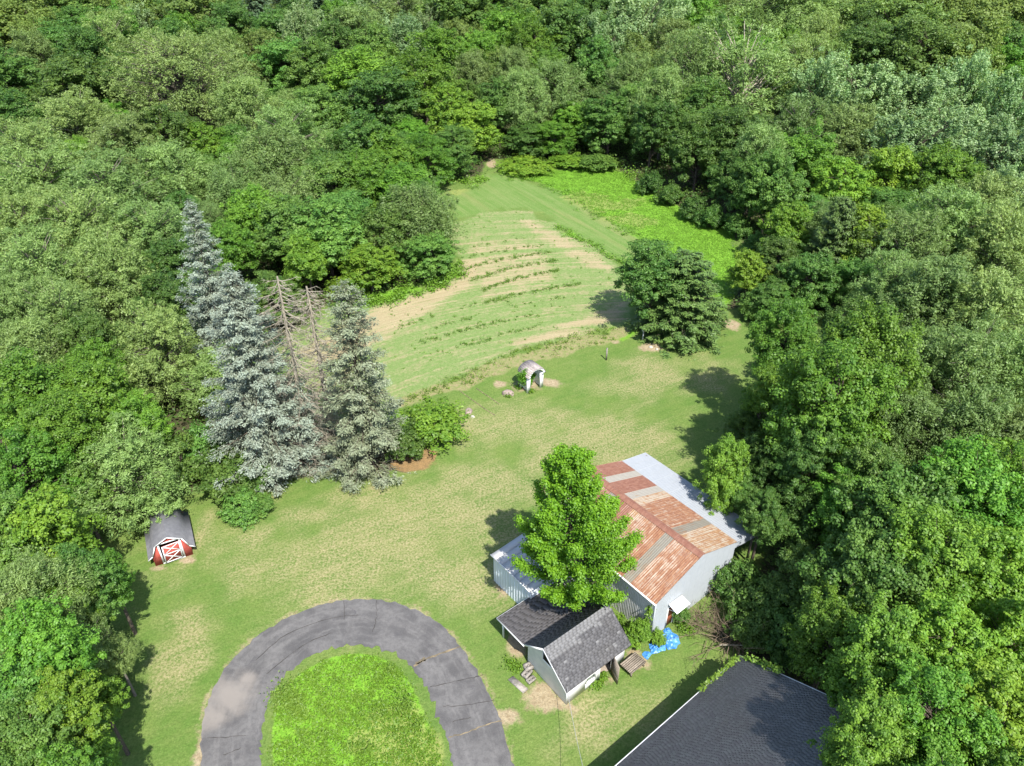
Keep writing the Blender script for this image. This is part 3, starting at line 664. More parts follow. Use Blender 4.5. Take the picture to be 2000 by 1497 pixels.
# ------------------------------------------------------------------ metal barn
def frame(u, v, az):
    p = at(u, v); a = R(az); return p, math.pi / 2 - a      # local +X along azimuth az
def build_barn():
    p, rz = frame(1270, 1249, -39.3)          # local X = along the barn (away), local -Y = across to the right
    t = thing('metal_barn', 'long corrugated metal barn with rusty ridge roof and galvanised lean-to', 'barn', p, rz)
    L, Wd, he, hr, LT, lz = 10.9, 8.25, 3.97, 5.5, 11.1, 3.32; hw = Wd / 2
    sl = (hr - he) / hw; oh = .22
    # side wall facing left, sixteen sheets
    n = 15; w = L / n
    for i in range(n):
        me = corr(w + .01, lambda x: 0, lambda x: he - .06, .15, .026)
        ob = link('wall_panel', me, 'galv_stripe', t); place(ob, (w * (i + 1), .003 * (i % 2), 0), (-1, 0, 0), (0, 0, 1))
    # gable wall: lower sheets, upper sheets lapped over them
    n = 12; w = Wd / n
    top = lambda y: he + sl * min(y, Wd - y) - .04
    for i in range(n):
        y0 = w * i; ms = lambda x, y0=y0: 2.35 + sl * min(y0 + x, Wd - y0 - x) * .55
        if not (1.45 < y0 + w / 2 < 2.35):
            me = corr(w + .01, lambda x: 0, ms, .12, .010); ob = link('wall_panel', me, 'galv_wall', t)
        else:
            me = corr(w + .01, lambda x: 2.02, ms, .12, .010); ob = link('wall_panel', me, 'galv_wall', t)
        place(ob, (0, -y0, 0), (0, -1, 0), (0, 0, 1))
        me = corr(w + .01, lambda x, f=ms: f(x) - .08, lambda x, y0=y0: top(y0 + x), .12, .010); ob = link('wall_panel', me, 'galv_wall', t)
        place(ob, (-.03, -y0, 0), (0, -1, 0), (0, 0, 1))
    # back gable, right wall and lean-to walls
    me = corr(Wd, lambda x: 0, lambda x: top(x), .15, .02); ob = link('back_wall', me, 'galv_wall', t); place(ob, (L, -Wd, 0), (0, 1, 0), (0, 0, 1))
    me = corr(L, lambda x: 0, lambda x: he - .1, .15, .02); ob = link('right_wall', me, 'galv_wall', t); place(ob, (0, -Wd, 0), (1, 0, 0), (0, 0, 1))
    lt = LT - Wd
    me = corr(lt, lambda x: he - .75 - .23 * x, lambda x: he - .07 - (he - lz) / lt * x, .12, .010); ob = link('lean_to_gable', me, 'galv_wall', t); place(ob, (-.02, -Wd, 0), (0, -1, 0), (0, 0, 1))
    for x in (0.15, 3.7, 7.2, 10.7):
        MB().box(x - .07, x + .07, -LT + .25, -LT + .39, 0, lz + .05).obj('lean_to_post', 'plank', t)
    # roof sheets
    ang_l = math.hypot(hw + oh, sl * (hw + oh))
    left = ['rust_orange', 'rust_orange', 'rust_orange', 'grey_sheet', 'rust_orange', 'rust_orange', 'rust_orange', 'rust_tan', 'rust_red', 'rust_red', 'grey_sheet', 'rust_red', 'rust_red', 'pale_sheet', 'rust_red']
    right = ['rust_tan', 'rust_tan', 'rust_tan', 'grey_sheet', 'rust_orange', 'rust_orange', 'rust_orange', 'rust_orange', 'rust_tan', 'pale_sheet', 'rust_red', 'rust_red', 'pale_sheet', 'rust_red', 'rust_red']
    n = 15; w = (L + .3) / n
    for i in range(n):
        x0 = -.15 + w * i; dz = .004 * (i % 2)
        me = corr(w + .02, lambda x: 0, lambda x: ang_l, .14, .016); ob = link('roof_panel', me, left[i], t)
        place(ob, (x0 + w + .01, oh, he - sl * oh + dz), (-1, 0, 0), (0, -hw - oh, sl * (hw + oh)))
        me = corr(w + .02, lambda x: 0, lambda x: math.hypot(hw, hr - he), .14, .016); ob = link('roof_panel', me, right[i], t)
        place(ob, (x0, -Wd, he + dz), (1, 0, 0), (0, hw, hr - he))
    n = 14; w = (L + .3) / n
    for i in range(n):
        x0 = -.15 + w * i
        me = corr(w + .02, lambda x: 0, lambda x: math.hypot(lt, he - lz) + .12, .14, .014); ob = link('lean_to_panel', me, 'galv', t)
        place(ob, (x0, -LT, lz - .03 + .004 * (i % 2)), (1, 0, 0), (0, lt, he - lz))
    m = MB()
    for s in (1, -1): m.add([(-.17, -hw, hr + .045), (L + .17, -hw, hr + .045), (L + .17, -hw + s * .30, hr + .045 - .30 * sl), (-.17, -hw + s * .30, hr + .045 - .30 * sl)], [(0, 1, 2, 3)])
    m.obj('ridge_cap', 'rust_red', t)
    MB().bar((-.15, oh + .03, he - sl * oh - .05), (L + .15, oh + .03, he - sl * oh - .05), .09, .10).obj('gutter', 'white_dirty', t)
    MB().box(.05, L - .05, -.16, -.10, 0, .18).obj('sill', 'plank', t)
    # corner trims, door, awning
    MB().box(-.045, .02, -.03, .045, 0, he - .1).obj('corner_trim', 'galv_wall', t)
    d = MB().box(.02, .06, -2.32, -1.50, .05, 2.0).obj('door', 'door_red', t)
    m = MB(); m.box(-.03, .07, -1.52, -1.42, 0, 2.05).box(-.03, .07, -2.40, -2.30, 0, 2.05).box(-.03, .07, -2.40, -1.42, 2.05, 2.14).obj('door_frame', 'white_dirty', t)
    aw = MB(); aw.prism([(-.03, -1.38, 2.52), (-.03, -2.72, 2.52), (-.78, -2.78, 2.22), (-.78, -1.42, 2.22)], (0, 0, .035)).obj('awning', 'white', t)
    for y in (-1.5, -2.62): MB().bar((-.02, y, 1.95), (-.68, y, 2.25), .035, .035).obj('awning_bracket', 'white_dirty', t)
    # interior darkness comes from real closed walls
    return t
build_barn()

def build_metal_shed():
    p, rz = frame(1270, 1249, -39.3)
    c, s = math.cos(rz), math.sin(rz); a0, y0 = 6.55, 5.05          # local X along, +Y to the left of the barn
    o = (p[0] + c * a0 - s * y0, p[1] + s * a0 + c * y0, 0)
    t = thing('metal_shed', 'small pale blue ribbed steel shed with flat white roof beside the barn', 'shed', o, rz)
    L, D, h, hb = 4.1, 4.55, 2.75, 3.0
    def ribbed(w, h0, h1):
        V = []; x = 0; k = 0
        while x < w - .01:
            for dx, z in ((0, 0), (.22, 0), (.235, .03), (.285, .03), (.30, 0)):
                xx = min(x + dx, w); V += [(xx, 0, z), (xx, h0 + (h1 - h0) * xx / w, z)]
            x += .30
        n = len(V) // 2
        return mesh_np('ribbed', V, [(2 * i, 2 * i + 2, 2 * i + 3, 2 * i + 1) for i in range(n - 1)])
    n = 7; w = L / n
    for i in range(n):
        ob = link('wall_panel', ribbed(w, h - .06, h - .06), 'blue_white', t); place(ob, (w * (i + 1), 0, 0), (-1, 0, 0), (0, 0, 1))
    ob = link('front_wall', ribbed(D, h - .06, hb - .06), 'blue_white', t); place(ob, (0, 0, 0), (0, -1, 0), (0, 0, 1))
    ob = link('back_wall', ribbed(D, hb - .06, h - .06), 'blue_white', t); place(ob, (L, -D, 0), (0, 1, 0), (0, 0, 1))
    m = MB().box(-.02, .05, -.05, .02, 0, h - .05); m.obj('corner_trim', 'white', t)
    n = 7; w = (L + .3) / n
    for i in range(n):
        x0 = -.15 + w * i
        m = MB().prism([(x0 + .008, .14, h), (x0 + w - .008, .14, h), (x0 + w - .008, -D, hb), (x0 + .008, -D, hb)], (0, 0, -.03))
        m.bar((x0 + .02, .14, h + .006), (x0 + .02, -D, hb + .006), .02, .014); m.obj('roof_panel', 'shed_top', t)
    MB().bar((-.15, .17, h - .01), (L + .15, .17, h - .01), .05, .10).obj('fascia', 'white', t)
    MB().bar((-.19, .14, h), (-.19, -D, hb), .09, .10).obj('gutter', 'white_dirty', t)
build_metal_shed()

# ------------------------------------------------------------------ white shed with carport
def build_white_shed():
    p, rz = frame(1106.3, 1376.5, -38.2)       # local X along the gable wall (up-left), -Y along the window wall
    t = thing('white_shed', 'white clapboard shed with charcoal shingled gable roof and open carport', 'shed', p, rz)
    A, B = 3.8, 5.0; ha, hr, xr = 1.93, 3.62, 2.05; hl = 2.15; sl = (hr - ha) / xr; sl2 = (hr - hl) / (A - xr)
    top = lambda x: (ha + sl * x if x < xr else hr - sl2 * (x - xr)) - .05
    # walls: core panels, then boards of the gable end
    DY0, DY1 = 2.80, 3.85; WY0, WY1 = 1.55, 2.40
    m = MB()
    def wall(y0, y1, z0, z1): m.box(.0, .09, -y1, -y0, z0, z1)
    wall(0.02, WY0, 0, ha - .03); wall(WY0, WY1, 0, .75); wall(WY0, WY1, 1.66, ha - .03); wall(WY1, DY0, 0, ha - .03); wall(DY0, DY1, 1.80, ha - .03); wall(DY1, B - .02, 0, ha - .03)
    m.obj('window_wall', 'white', t)
    g = MB().prism([(.03, 0, 0), (A, 0, 0), (A, 0, top(A)), (xr, 0, top(xr)), (.03, 0, top(.03))], (0, -.08, 0)); g.obj('gable_wall', 'white', t)
    g = MB().prism([(.03, -B, 0), (A, -B, 0), (A, -B, top(A)), (xr, -B, top(xr)), (.03, -B, top(.03))], (0, .08, 0)); g.obj('far_gable_wall', 'white', t)
    MB().box(A - .08, A, -B + .085, -.085, 0, hl - .06).obj('carport_side_wall', 'white_dirty', t)
    MB().box(.1, A - .1, -B + .1, -.1, .0, .05).obj('floor', 'plank', t)
    z = .06; k = 0
    while z < hr - .15:
        z1 = z + .165
        lo = .0 if z1 < ha - .05 else max(0, (z1 - ha + .06) / sl); hi = A if z1 < hl - .05 else A - (z1 - hl + .06) / sl2
        wx0, wx1 = 1.55, 2.35
        segs = [(lo, hi)] if not (2.05 < z1 < 2.98) else [(lo, wx0), (wx1, hi)]
        for s0, s1 in segs:
            if s1 - s0 > .1:
                MB().add([(s0, .003, z + .165), (s1, .003, z + .165), (s1, .040, z), (s0, .040, z), (s0, .0, z), (s1, .0, z)], [(0, 1, 2, 3), (3, 2, 5, 4)]).obj('siding_board', 'white', t)
        z += .165
    # gable opening as a black plate, its shade in the colour; corner boards
    MB().box(1.58, 2.32, .004, .012, 2.10, 2.92).obj('gable_vent', 'black', t)
    MB().box(-.02, .10, -.03, .04, 0, ha - .02).obj('corner_board', 'white', t)
    # window
    f = MB().box(-.03, .05, -WY0 - .07, -WY0, .70, 1.70).box(-.03, .05, -WY1, -WY1 + .07, .70, 1.70).box(-.03, .05, -WY1 + .07, -WY0 - .07, .70, .77).box(-.03, .05, -WY1 + .07, -WY0 - .07, 1.63, 1.70).box(-.02, .04, -WY1 + .07, -WY0 - .07, 1.17, 1.22).obj('window', 'white', t)
    MB().box(.015, .03, -WY1 + .07, -WY0 - .07, .77, 1.17).obj('pane', 'glass', f); MB().box(.015, .03, -WY1 + .07, -WY0 - .07, 1.22, 1.63).obj('pane', 'glass', f)
    # door, standing open
    m = MB().box(-.02, .1, -DY0, -DY0 + .07, 0, 1.82).box(-.02, .1, -DY1 - .07, -DY1, 0, 1.82); m.obj('door_frame', 'white', t)
    d = MB().bar((-.02, -DY1 + .02, .92), (-.98, -DY1 + .38, .92), .05, 1.76).obj('door', 'plank', t)
    MB().bar((-.06, -DY1 + .07, .5), (-.95, -DY1 + .40, .5), .03, .12).obj('batten', 'plank', d)
    # roofs
    bo = .30; e = .22; O = (-e, bo, ha - sl * e)
    ul = B + 2 * bo - .02
    m = MB().prism([(-e, bo, ha - sl * e), (xr, bo, hr), (xr, -B - bo, hr), (-e, -B - bo, ha - sl * e)], (0, 0, -.05)); m.obj('roof', 'felt', t)
    e2 = .12; m = MB().prism([(xr, bo, hr), (A + e2, bo, hr - sl2 * (A + e2 - xr)), (A + e2, -B - bo, hr - sl2 * (A + e2 - xr)), (xr, -B - bo, hr)], (0, 0, -.05)); m.obj('roof', 'felt', t)
    def bands(r, rows, f, g):
        if r >= rows - 4 + (f < .25) * 1 - (f > .6) * 2 and r < rows: return 'shingle_pale'
        return 'shingle_pale' if g.uniform() < .03 + .20 * (r > rows - 7) else 'shingle'
    shingles(t, (-e, -B - bo, ha - sl * e), (0, 1, 0), (xr + e, 0, hr - ha + sl * e), ul, math.hypot(xr + e, hr - ha + sl * e), .15, .31, 'shingle', 2, True, bands)
    zl = hr - sl2 * (A + e2 - xr)
    shingles(t, (A + e2, bo, zl), (0, -1, 0), (xr - A - e2, 0, hr - zl), ul, math.hypot(A + e2 - xr, hr - zl), .17, .36, 'shingle', 4)
    # carport roof
    C0, C1, zc0, zc1 = A + .05, 6.72, zl - .03, 1.88
    m = MB().prism([(C0, bo + .02, zc0), (C1, bo + .02, zc1), (C1, -B - .1, zc1), (C0, -B - .1, zc0)], (0, 0, -.06)); m.obj('carport_roof', 'felt', t)
    cs = math.hypot(C1 - C0, zc0 - zc1)
    shingles(t, (C1, bo + .02, zc1), (0, -1, 0), (C0 - C1, 0, zc0 - zc1), B + bo + .1, cs, .17, .5, 'shingle_brown', 6)
    for y in (bo + .03, -B - .11): MB().bar((C0, y, zc0 - .05), (C1, y, zc1 - .05), .03, .13).obj('fascia', 'white', t)
    MB().bar((C1 + .015, bo + .03, zc1 - .05), (C1 + .015, -B - .11, zc1 - .05), .03, .12).obj('fascia', 'white', t)
    for x0, z0, x1, z1 in ((-e, ha - sl * e, xr, hr), (xr, hr, A + e2, zl)):
        MB().bar((x0, bo + .012, z0 - .035), (x1, bo + .012, z1 - .035), .02, .13).obj('fascia', 'white', t)
    for y in (.05, -2.5, -4.9): MB().bar((6.35, y, 0), (6.42, y, zc1 - .02), .11, .11).obj('post', 'white', t)
build_white_shed()

# ------------------------------------------------------------------ house roof
def build_house():
    e0 = at(1445.7, 1282, 3.05); az = 140.65; rz = math.pi / 2 - R(az)   # local X up the slope, local -Y ... along the eave
    t = thing('house', 'house with dark charcoal shingle roof and white eave at the lower right', 'house', (e0[0], e0[1], 0), rz)
    ez, run, sl, ln = 3.05, 8.4, .43, 22.0; hr = ez + run * sl
    # local: X up-slope (away from eave), eave along -Y from the far rake
    m = MB().prism([(0, 0, ez), (run, 0, hr), (run, -ln, hr), (0, -ln, ez)], (0, 0, -.14)); m.obj('roof', 'felt', t)
    m = MB().prism([(run, 0, hr), (2 * run, 0, ez), (2 * run, -ln, ez), (run, -ln, hr)], (0, 0, -.14)); m.obj('roof', 'felt', t)
    vl = math.hypot(run, hr - ez)
    shingles(t, (0, 0, ez), (0, -1, 0), (run, 0, hr - ez), ln, vl, .118, .21, 'shingle_dark', 8)
    shingles(t, (2 * run, -ln, ez), (0, 1, 0), (-run, 0, hr - ez), ln, vl, .29, .62, 'shingle_dark', 9)
    for i in range(int(ln / .3)):
        m = MB().add([(run - .14, -.3 * i, hr - .02), (run, -.3 * i, hr + .04), (run + .14, -.3 * i, hr - .02), (run - .14, -.3 * i - .31, hr - .035), (run, -.3 * i - .31, hr + .03), (run + .14, -.3 * i - .31, hr - .035)], [(0, 1, 4, 3), (1, 2, 5, 4)])
        m.obj('ridge_shingle', 'shingle_dark', t)
    MB().bar((-.03, .05, ez - .05), (-.03, -ln, ez - .05), .06, .13).obj('gutter', 'white', t)
    MB().bar((0, .03, ez - .05), (run, .03, hr - .05), .04, .15).obj('rake_board', 'white_dirty', t)
    m = MB().prism([(.45, -.35, 0), (2 * run - .45, -.35, 0), (2 * run - .45, -.35, ez - .1), (run, -.35, hr - .35), (.45, -.35, ez - .1)], (0, -.12, 0)); m.obj('wall', 'white_dirty', t)
    MB().box(.45, .57, -ln + .3, -.48, 0, ez - .05).obj('wall', 'white_dirty', t)
    MB().box(2 * run - .57, 2 * run - .45, -ln + .3, -.48, 0, ez - .05).obj('wall', 'white_dirty', t)
build_house()

# ------------------------------------------------------------------ red mini barn
def build_red_shed():
    p, q = at(304.5, 1106.4), at(377.7, 1083); az = math.atan2(q[0] - p[0], q[1] - p[1]); rz = math.pi / 2 - az   # local X along the front, +Y to the back
    t = thing('red_shed', 'small red barn-shaped shed with white crossed door and grey gambrel roof', 'shed', p, rz)
    Wd, D = 2.66, 3.7; prof = [(-.32, .88), (.05, 1.15), (.40, 2.05), (1.33, 2.55), (2.26, 2.05), (2.61, 1.15), (2.98, .88)]
    inner = [(0, 0), (Wd, 0), (Wd, 1.10), (2.22, 1.98), (1.33, 2.46), (.44, 1.98), (0, 1.10)]
    for (y0, nm) in ((D - .06, 'back_wall'),): MB().prism([(x, y0, z) for x, z in inner], (0, .06, 0)).obj(nm, 'red', t)
    dx0, dx1, dz = .66, 2.02, 1.95
    MB().prism([(0, 0, 0), (dx0, 0, 0), (dx0, 0, 2.09), (.44, 0, 1.98), (0, 0, 1.10)], (0, .06, 0)).obj('front_panel', 'red', t)
    MB().prism([(dx1, 0, 0), (Wd, 0, 0), (Wd, 0, 1.10), (2.22, 0, 1.98), (dx1, 0, 2.08)], (0, .06, 0)).obj('front_panel', 'red', t)
    MB().prism([(dx0, 0, dz), (dx1, 0, dz), (dx1, 0, 2.08), (1.33, 0, 2.46), (dx0, 0, 2.09)], (0, .06, 0)).obj('front_panel', 'red', t)
    for x in (0, Wd - .06): MB().box(x, x + .06, .06, D - .06, 0, 1.12).obj('side_wall', 'red', t)
    MB().box(.06, Wd - .06, .07, D - .07, .0, .06).obj('floor', 'black', t)  # shade inside the shed is put into the floor colour
    for seg in (prof[:4], prof[3:]):
        vs = [(x, y, z + dz) for dz in (.03, 0) for y in (-.16, D + .16) for x, z in seg]
        q = [(i, i + 1, 5 + i, 4 + i) for i in range(3)] + [(8 + i, 12 + i, 13 + i, 9 + i) for i in range(3)] + [(i, 8 + i, 9 + i, i + 1) for i in range(3)] + [(4 + i, 5 + i, 13 + i, 12 + i) for i in range(3)]
        link('roof', mesh_np('roof', vs, q), 'felt', t)
    for i in range(6):
        (x0, z0), (x1, z1) = prof[i], prof[i + 1]
        MB().bar((x0, -.17, z0 - .02), (x1, -.17, z1 - .02), .03, .075).obj('trim', 'white', t)
    for x in (dx0 - .06, dx1 + .06): MB().bar((x, -.025, 0), (x, -.025, dz + .05), .12, .03, (0, 1, 0)).obj('door_frame', 'white', t)
    MB().bar((dx0 - .1, -.02, dz + .05), (dx1 + .1, -.02, dz + .05), .04, .11).obj('door_frame', 'white', t)
    MB().bar((dx0 - .1, -.03, .05), (dx1 + .1, -.03, .05), .04, .10).obj('door_frame', 'white', t)
    # door leaf, dropped and twisted on its hinge
    d = bpy.data.objects.new('door', MB().box(0, 1.26, 0, .035, 0.02, 1.74).mesh('door')); COL.objects.link(d); d.data.materials.append(MAT['red']); d.parent = t
    d.location = (dx1 - .06, -.04, .12); d.rotation_euler = (R(-1.5), R(-3), R(180 + 14)); d.rotation_euler[2] = R(189)
    def strip(a, b, w=.085): MB().bar((a[0], .045, a[1]), (b[0], .045, b[1]), .022, w).obj('door_trim', 'white', d)
    x0, x1 = .04, 1.22
    strip((x0, .03), (x0, 1.73)); strip((x1, .03), (x1, 1.73)); strip((x0, .07), (x1, .07)); strip((x0, .87), (x1, .87)); strip((x0, 1.69), (x1, 1.69))
    for z0, z1 in ((.07, .87), (.87, 1.69)): strip((x0, z0), (x1, z1), .07); strip((x0, z1), (x1, z0), .07)
build_red_shed()

# ------------------------------------------------------------------ garden arbor
def build_arbor():
    c = at(1038, 757); az = -36.0; rz = math.pi / 2 - R(az)        # local X along the passage, Y to the left
    t = thing('garden_arbor', 'white garden arbor with arched shingled roof overgrown by vine', 'arbor', c, rz)
    w, dp, h = .80, .55, 1.75
    for s in (1, -1):
        y = s * w
        for x in (-dp, dp): MB().box(x - .05, x + .05, y - .20, y + .20, 0, h).obj('post', 'white', t)
        for z in (.25, 1.0, h - .08): MB().box(-dp + .06, dp - .06, y - .03, y + .03, z - .05, z + .05).obj('rail', 'white', t)
        for x in np.linspace(-dp + .12, dp - .12, 7): MB().box(x - .045, x + .045, y - .015, y + .015, .1, h - .05).obj('slat', 'white', t)
        MB().box(-dp - .25, dp + .25, y - .07, y + .07, h, h + .12).obj('beam', 'white', t)
    n = 10; Rr = w + .22
    for e in (-dp - .30, dp + .26):
        m = MB()
        for i in range(n):
            a0, a1 = math.pi * i / n, math.pi * (i + 1) / n
            m.prism([(e, Rr * math.cos(a0), h + .1 + .78 * Rr * math.sin(a0)), (e, Rr * math.cos(a1), h + .1 + .78 * Rr * math.sin(a1)), (e, (Rr - .22) * math.cos(a1), h + .1 + .78 * (Rr - .22) * math.sin(a1)), (e, (Rr - .22) * math.cos(a0), h + .1 + .78 * (Rr - .22) * math.sin(a0))], (.05, 0, 0))
        m.obj('arch', 'white', t)
    nb = 14; Ro = Rr + .03
    for i in range(nb):
        a0, a1 = math.pi * i / nb, math.pi * (i + 1) / nb
        k = .012 if i < nb / 2 else 0
        P0 = (Ro * math.cos(a0), h + .1 + .78 * Ro * math.sin(a0)); P1 = (Ro * math.cos(a1), h + .1 + .78 * Ro * math.sin(a1))
        up = .03
        MB().prism([(-dp - .36, P0[0], P0[1] + (up if i < nb / 2 else 0)), (dp + .34, P0[0], P0[1] + (up if i < nb / 2 else 0)), (dp + .34, P1[0], P1[1] + (0 if i < nb / 2 else up)), (-dp - .36, P1[0], P1[1] + (0 if i < nb / 2 else up))], (0, 0, -.025)).obj('roof_shingle_row', 'arbor_roof', t)
    g = np.random.default_rng(4); P = []
    for (x0, y0, z0, r, n_) in ((.1, w + .25, 1.55, .42, 900), (-.2, w + .1, 2.0, .35, 500), (.3, w - .1, 1.0, .32, 400), (.35, .1, 1.0, .30, 700), (.35, 0, .45, .28, 500), (.4, .25, 1.65, .3, 500), (.3, -.45, 1.1, .2, 250)):
        P.append(np.array([x0, y0, z0]) + g.normal(size=(n_, 3)) * r * np.array([.5, .5, .75]))
    P = np.concatenate(P); P[:, 2] = np.maximum(P[:, 2], .03)
    vm = leaf_mesh('vine', P, g.normal(size=P.shape) * .6 + np.array([.5, .2, .7]), g.normal(size=P.shape), .15 * g.uniform(.7, 1.3, len(P)), .12, g.uniform(.2, .9, len(P)))
    o = link('climbing_vine', vm, 'maple', None, c, rz); tag(o, 'leafy green vine climbing over the white garden arbor', 'vine')
build_arbor()

# ------------------------------------------------------------------ trees standing alone
def base_xy(u, v): p = at(u, v); return p[0], p[1]
def lone_conifer(u, v, vtop, Rm, mat, seed, label, bare, nb, per, name='blue_spruce', **k):
    x, y = base_xy(u, v); h = height(vtop, y)
    p = make_conifer(seed, h, Rm, bare=bare, nb=nb, per=per, **k)
    t = thing(name, label, 'tree', (x, y, 0))
    link('trunk', p['trunk'], 'bark', t); link('crown', p['crown'], mat, t)
    if 'dead' in p: link('dead_branches', p['dead'], 'dead', t)
    TREES.append((x, y, Rm * .8))
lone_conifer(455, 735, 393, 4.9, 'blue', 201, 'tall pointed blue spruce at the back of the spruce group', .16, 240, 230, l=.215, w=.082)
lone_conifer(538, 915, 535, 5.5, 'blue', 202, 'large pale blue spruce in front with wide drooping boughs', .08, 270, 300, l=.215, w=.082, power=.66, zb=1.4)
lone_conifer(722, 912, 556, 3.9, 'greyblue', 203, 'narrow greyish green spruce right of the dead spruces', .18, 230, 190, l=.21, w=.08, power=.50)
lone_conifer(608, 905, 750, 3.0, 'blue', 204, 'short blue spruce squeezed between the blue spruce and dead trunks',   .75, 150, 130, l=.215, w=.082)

def dead_tree(u, v, vtop, seed, label, Rm):
    g = np.random.default_rng(seed); x, y = base_xy(u, v); h = height(vtop, y)
    t = thing('dead_spruce', label, 'tree', (x, y, 0), g.uniform(0, 6))
    z = np.linspace(0, h, 9); V, Q = tubes([(np.stack([.05 * np.sin(z), .05 * np.cos(z * 1.3), z], 1), np.linspace(.26, .07, 9))], 7)
    link('trunk', mesh_np('trunk', V, Q, smooth=True), 'dead', t); paths = []
    for i in range(230):
        z0 = h * (.06 + .93 * (i / 230)); a = i * 2.4 + g.normal() * .3; L = Rm * (1 - (z0 / h) ** 2 * .55) * g.uniform(.35, 1.05)
        rd = np.array([math.cos(a), math.sin(a), 0]); lt = np.array([-rd[1], rd[0], 0]); s = np.linspace(0, 1, 4)
        P = rd * (L * s)[:, None]; P[:, 2] = z0 - .38 * L * s + .18 * L * s * s; P += lt * (g.normal() * .15 * L * s ** 2)[:, None]
        paths.append((P, np.linspace(.042, .012, 4)))
        for k in range(9):
            f = g.uniform(.25, 1); b = P[0] * 0 + np.array([np.interp(f, s, P[:, j]) for j in range(3)])
            e = b + rd * .35 * g.uniform(0, 1) + lt * g.choice([-1, 1]) * g.uniform(.15, .6) * L * .4 - np.array([0, 0, g.uniform(0, .4)])
            paths.append((np.array([b, e]), np.array([.016, .008])))
    V, Q = tubes(paths, 3); link('bare_branches', mesh_np('bare_branches', V, Q), 'dead', t)
dead_tree(612, 905, 540, 301, 'bare dead spruce with grey twigs, left of the two', 3.6)
dead_tree(655, 885, 560, 302, 'bare dead spruce with grey twigs, right of the two', 3.4)

def young_maple():
    g = np.random.default_rng(77); p = at(1128, 1192); x, y = p[0], p[1]; h = height(872, y)
    t = thing('young_maple', 'bright green upright maple between the metal barn and white shed', 'tree', (x, y, 0))
    z = np.linspace(0, h * .97, 10); wob = .12
    tr = np.stack([wob * np.sin(z * .6) - 1.35 * z / h, wob * np.cos(z * .5) - wob, z], 1); paths = [(tr, np.linspace(.19, .02, 10))]
    P, N, D, T = [], [], [], []
    nb = 82
    for i in range(nb):
        q = (i + .5) / nb; z0 = h * (.17 + .80 * q ** 1.15); a = i * 2.39996 + g.normal() * .25
        L = (4.75 * (1 - q) ** .78 + .35) * g.uniform(.72, 1.1) * (1 if q > .10 else .85)
        rd = np.array([math.cos(a), math.sin(a), 0]); lt = np.array([-rd[1], rd[0], 0])
        def pt(s): return np.array([np.interp(z0, z, tr[:, 0]), np.interp(z0, z, tr[:, 1]), 0]) + rd * (L * s * (1 - .12 * s))[:, None] + np.array([0, 0, 1]) * (z0 + L * (.10 * s + (.42 + .5 * q) * s * s))[:, None]
        s4 = np.linspace(0, 1, 5); paths.append((pt(s4), np.linspace(.045 * (1 - .6 * q) + .01, .01, 5)))
        n = int(360 * L + 200); s = g.uniform(.16, 1.06, n) ** .62; rr = .36 * (1.15 - .60 * s) * (.75 + .1 * L)
        off = g.normal(size=(n, 3)) * rr[:, None] * np.array([.75, .75, .52])
        P.append(pt(s) + off); N.append(unit(off) * .5 + np.array([0, 0, .8]) + g.normal(size=(n, 3)) * .45); D.append(rd * .6 + g.normal(size=(n, 3)) * .7)
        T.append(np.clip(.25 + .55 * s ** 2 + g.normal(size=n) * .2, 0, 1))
    P, N, D, T = map(np.concatenate, (P, N, D, T)); k = g.uniform(.7, 1.25, len(P))
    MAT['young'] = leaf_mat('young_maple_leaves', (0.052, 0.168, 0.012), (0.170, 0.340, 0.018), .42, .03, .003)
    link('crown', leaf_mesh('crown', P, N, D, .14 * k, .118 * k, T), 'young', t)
    V, Q = tubes(paths, 6); link('trunk', mesh_np('trunk', V, Q, smooth=True), 'bark', t); TREES.append((x, y, 3))
young_maple()

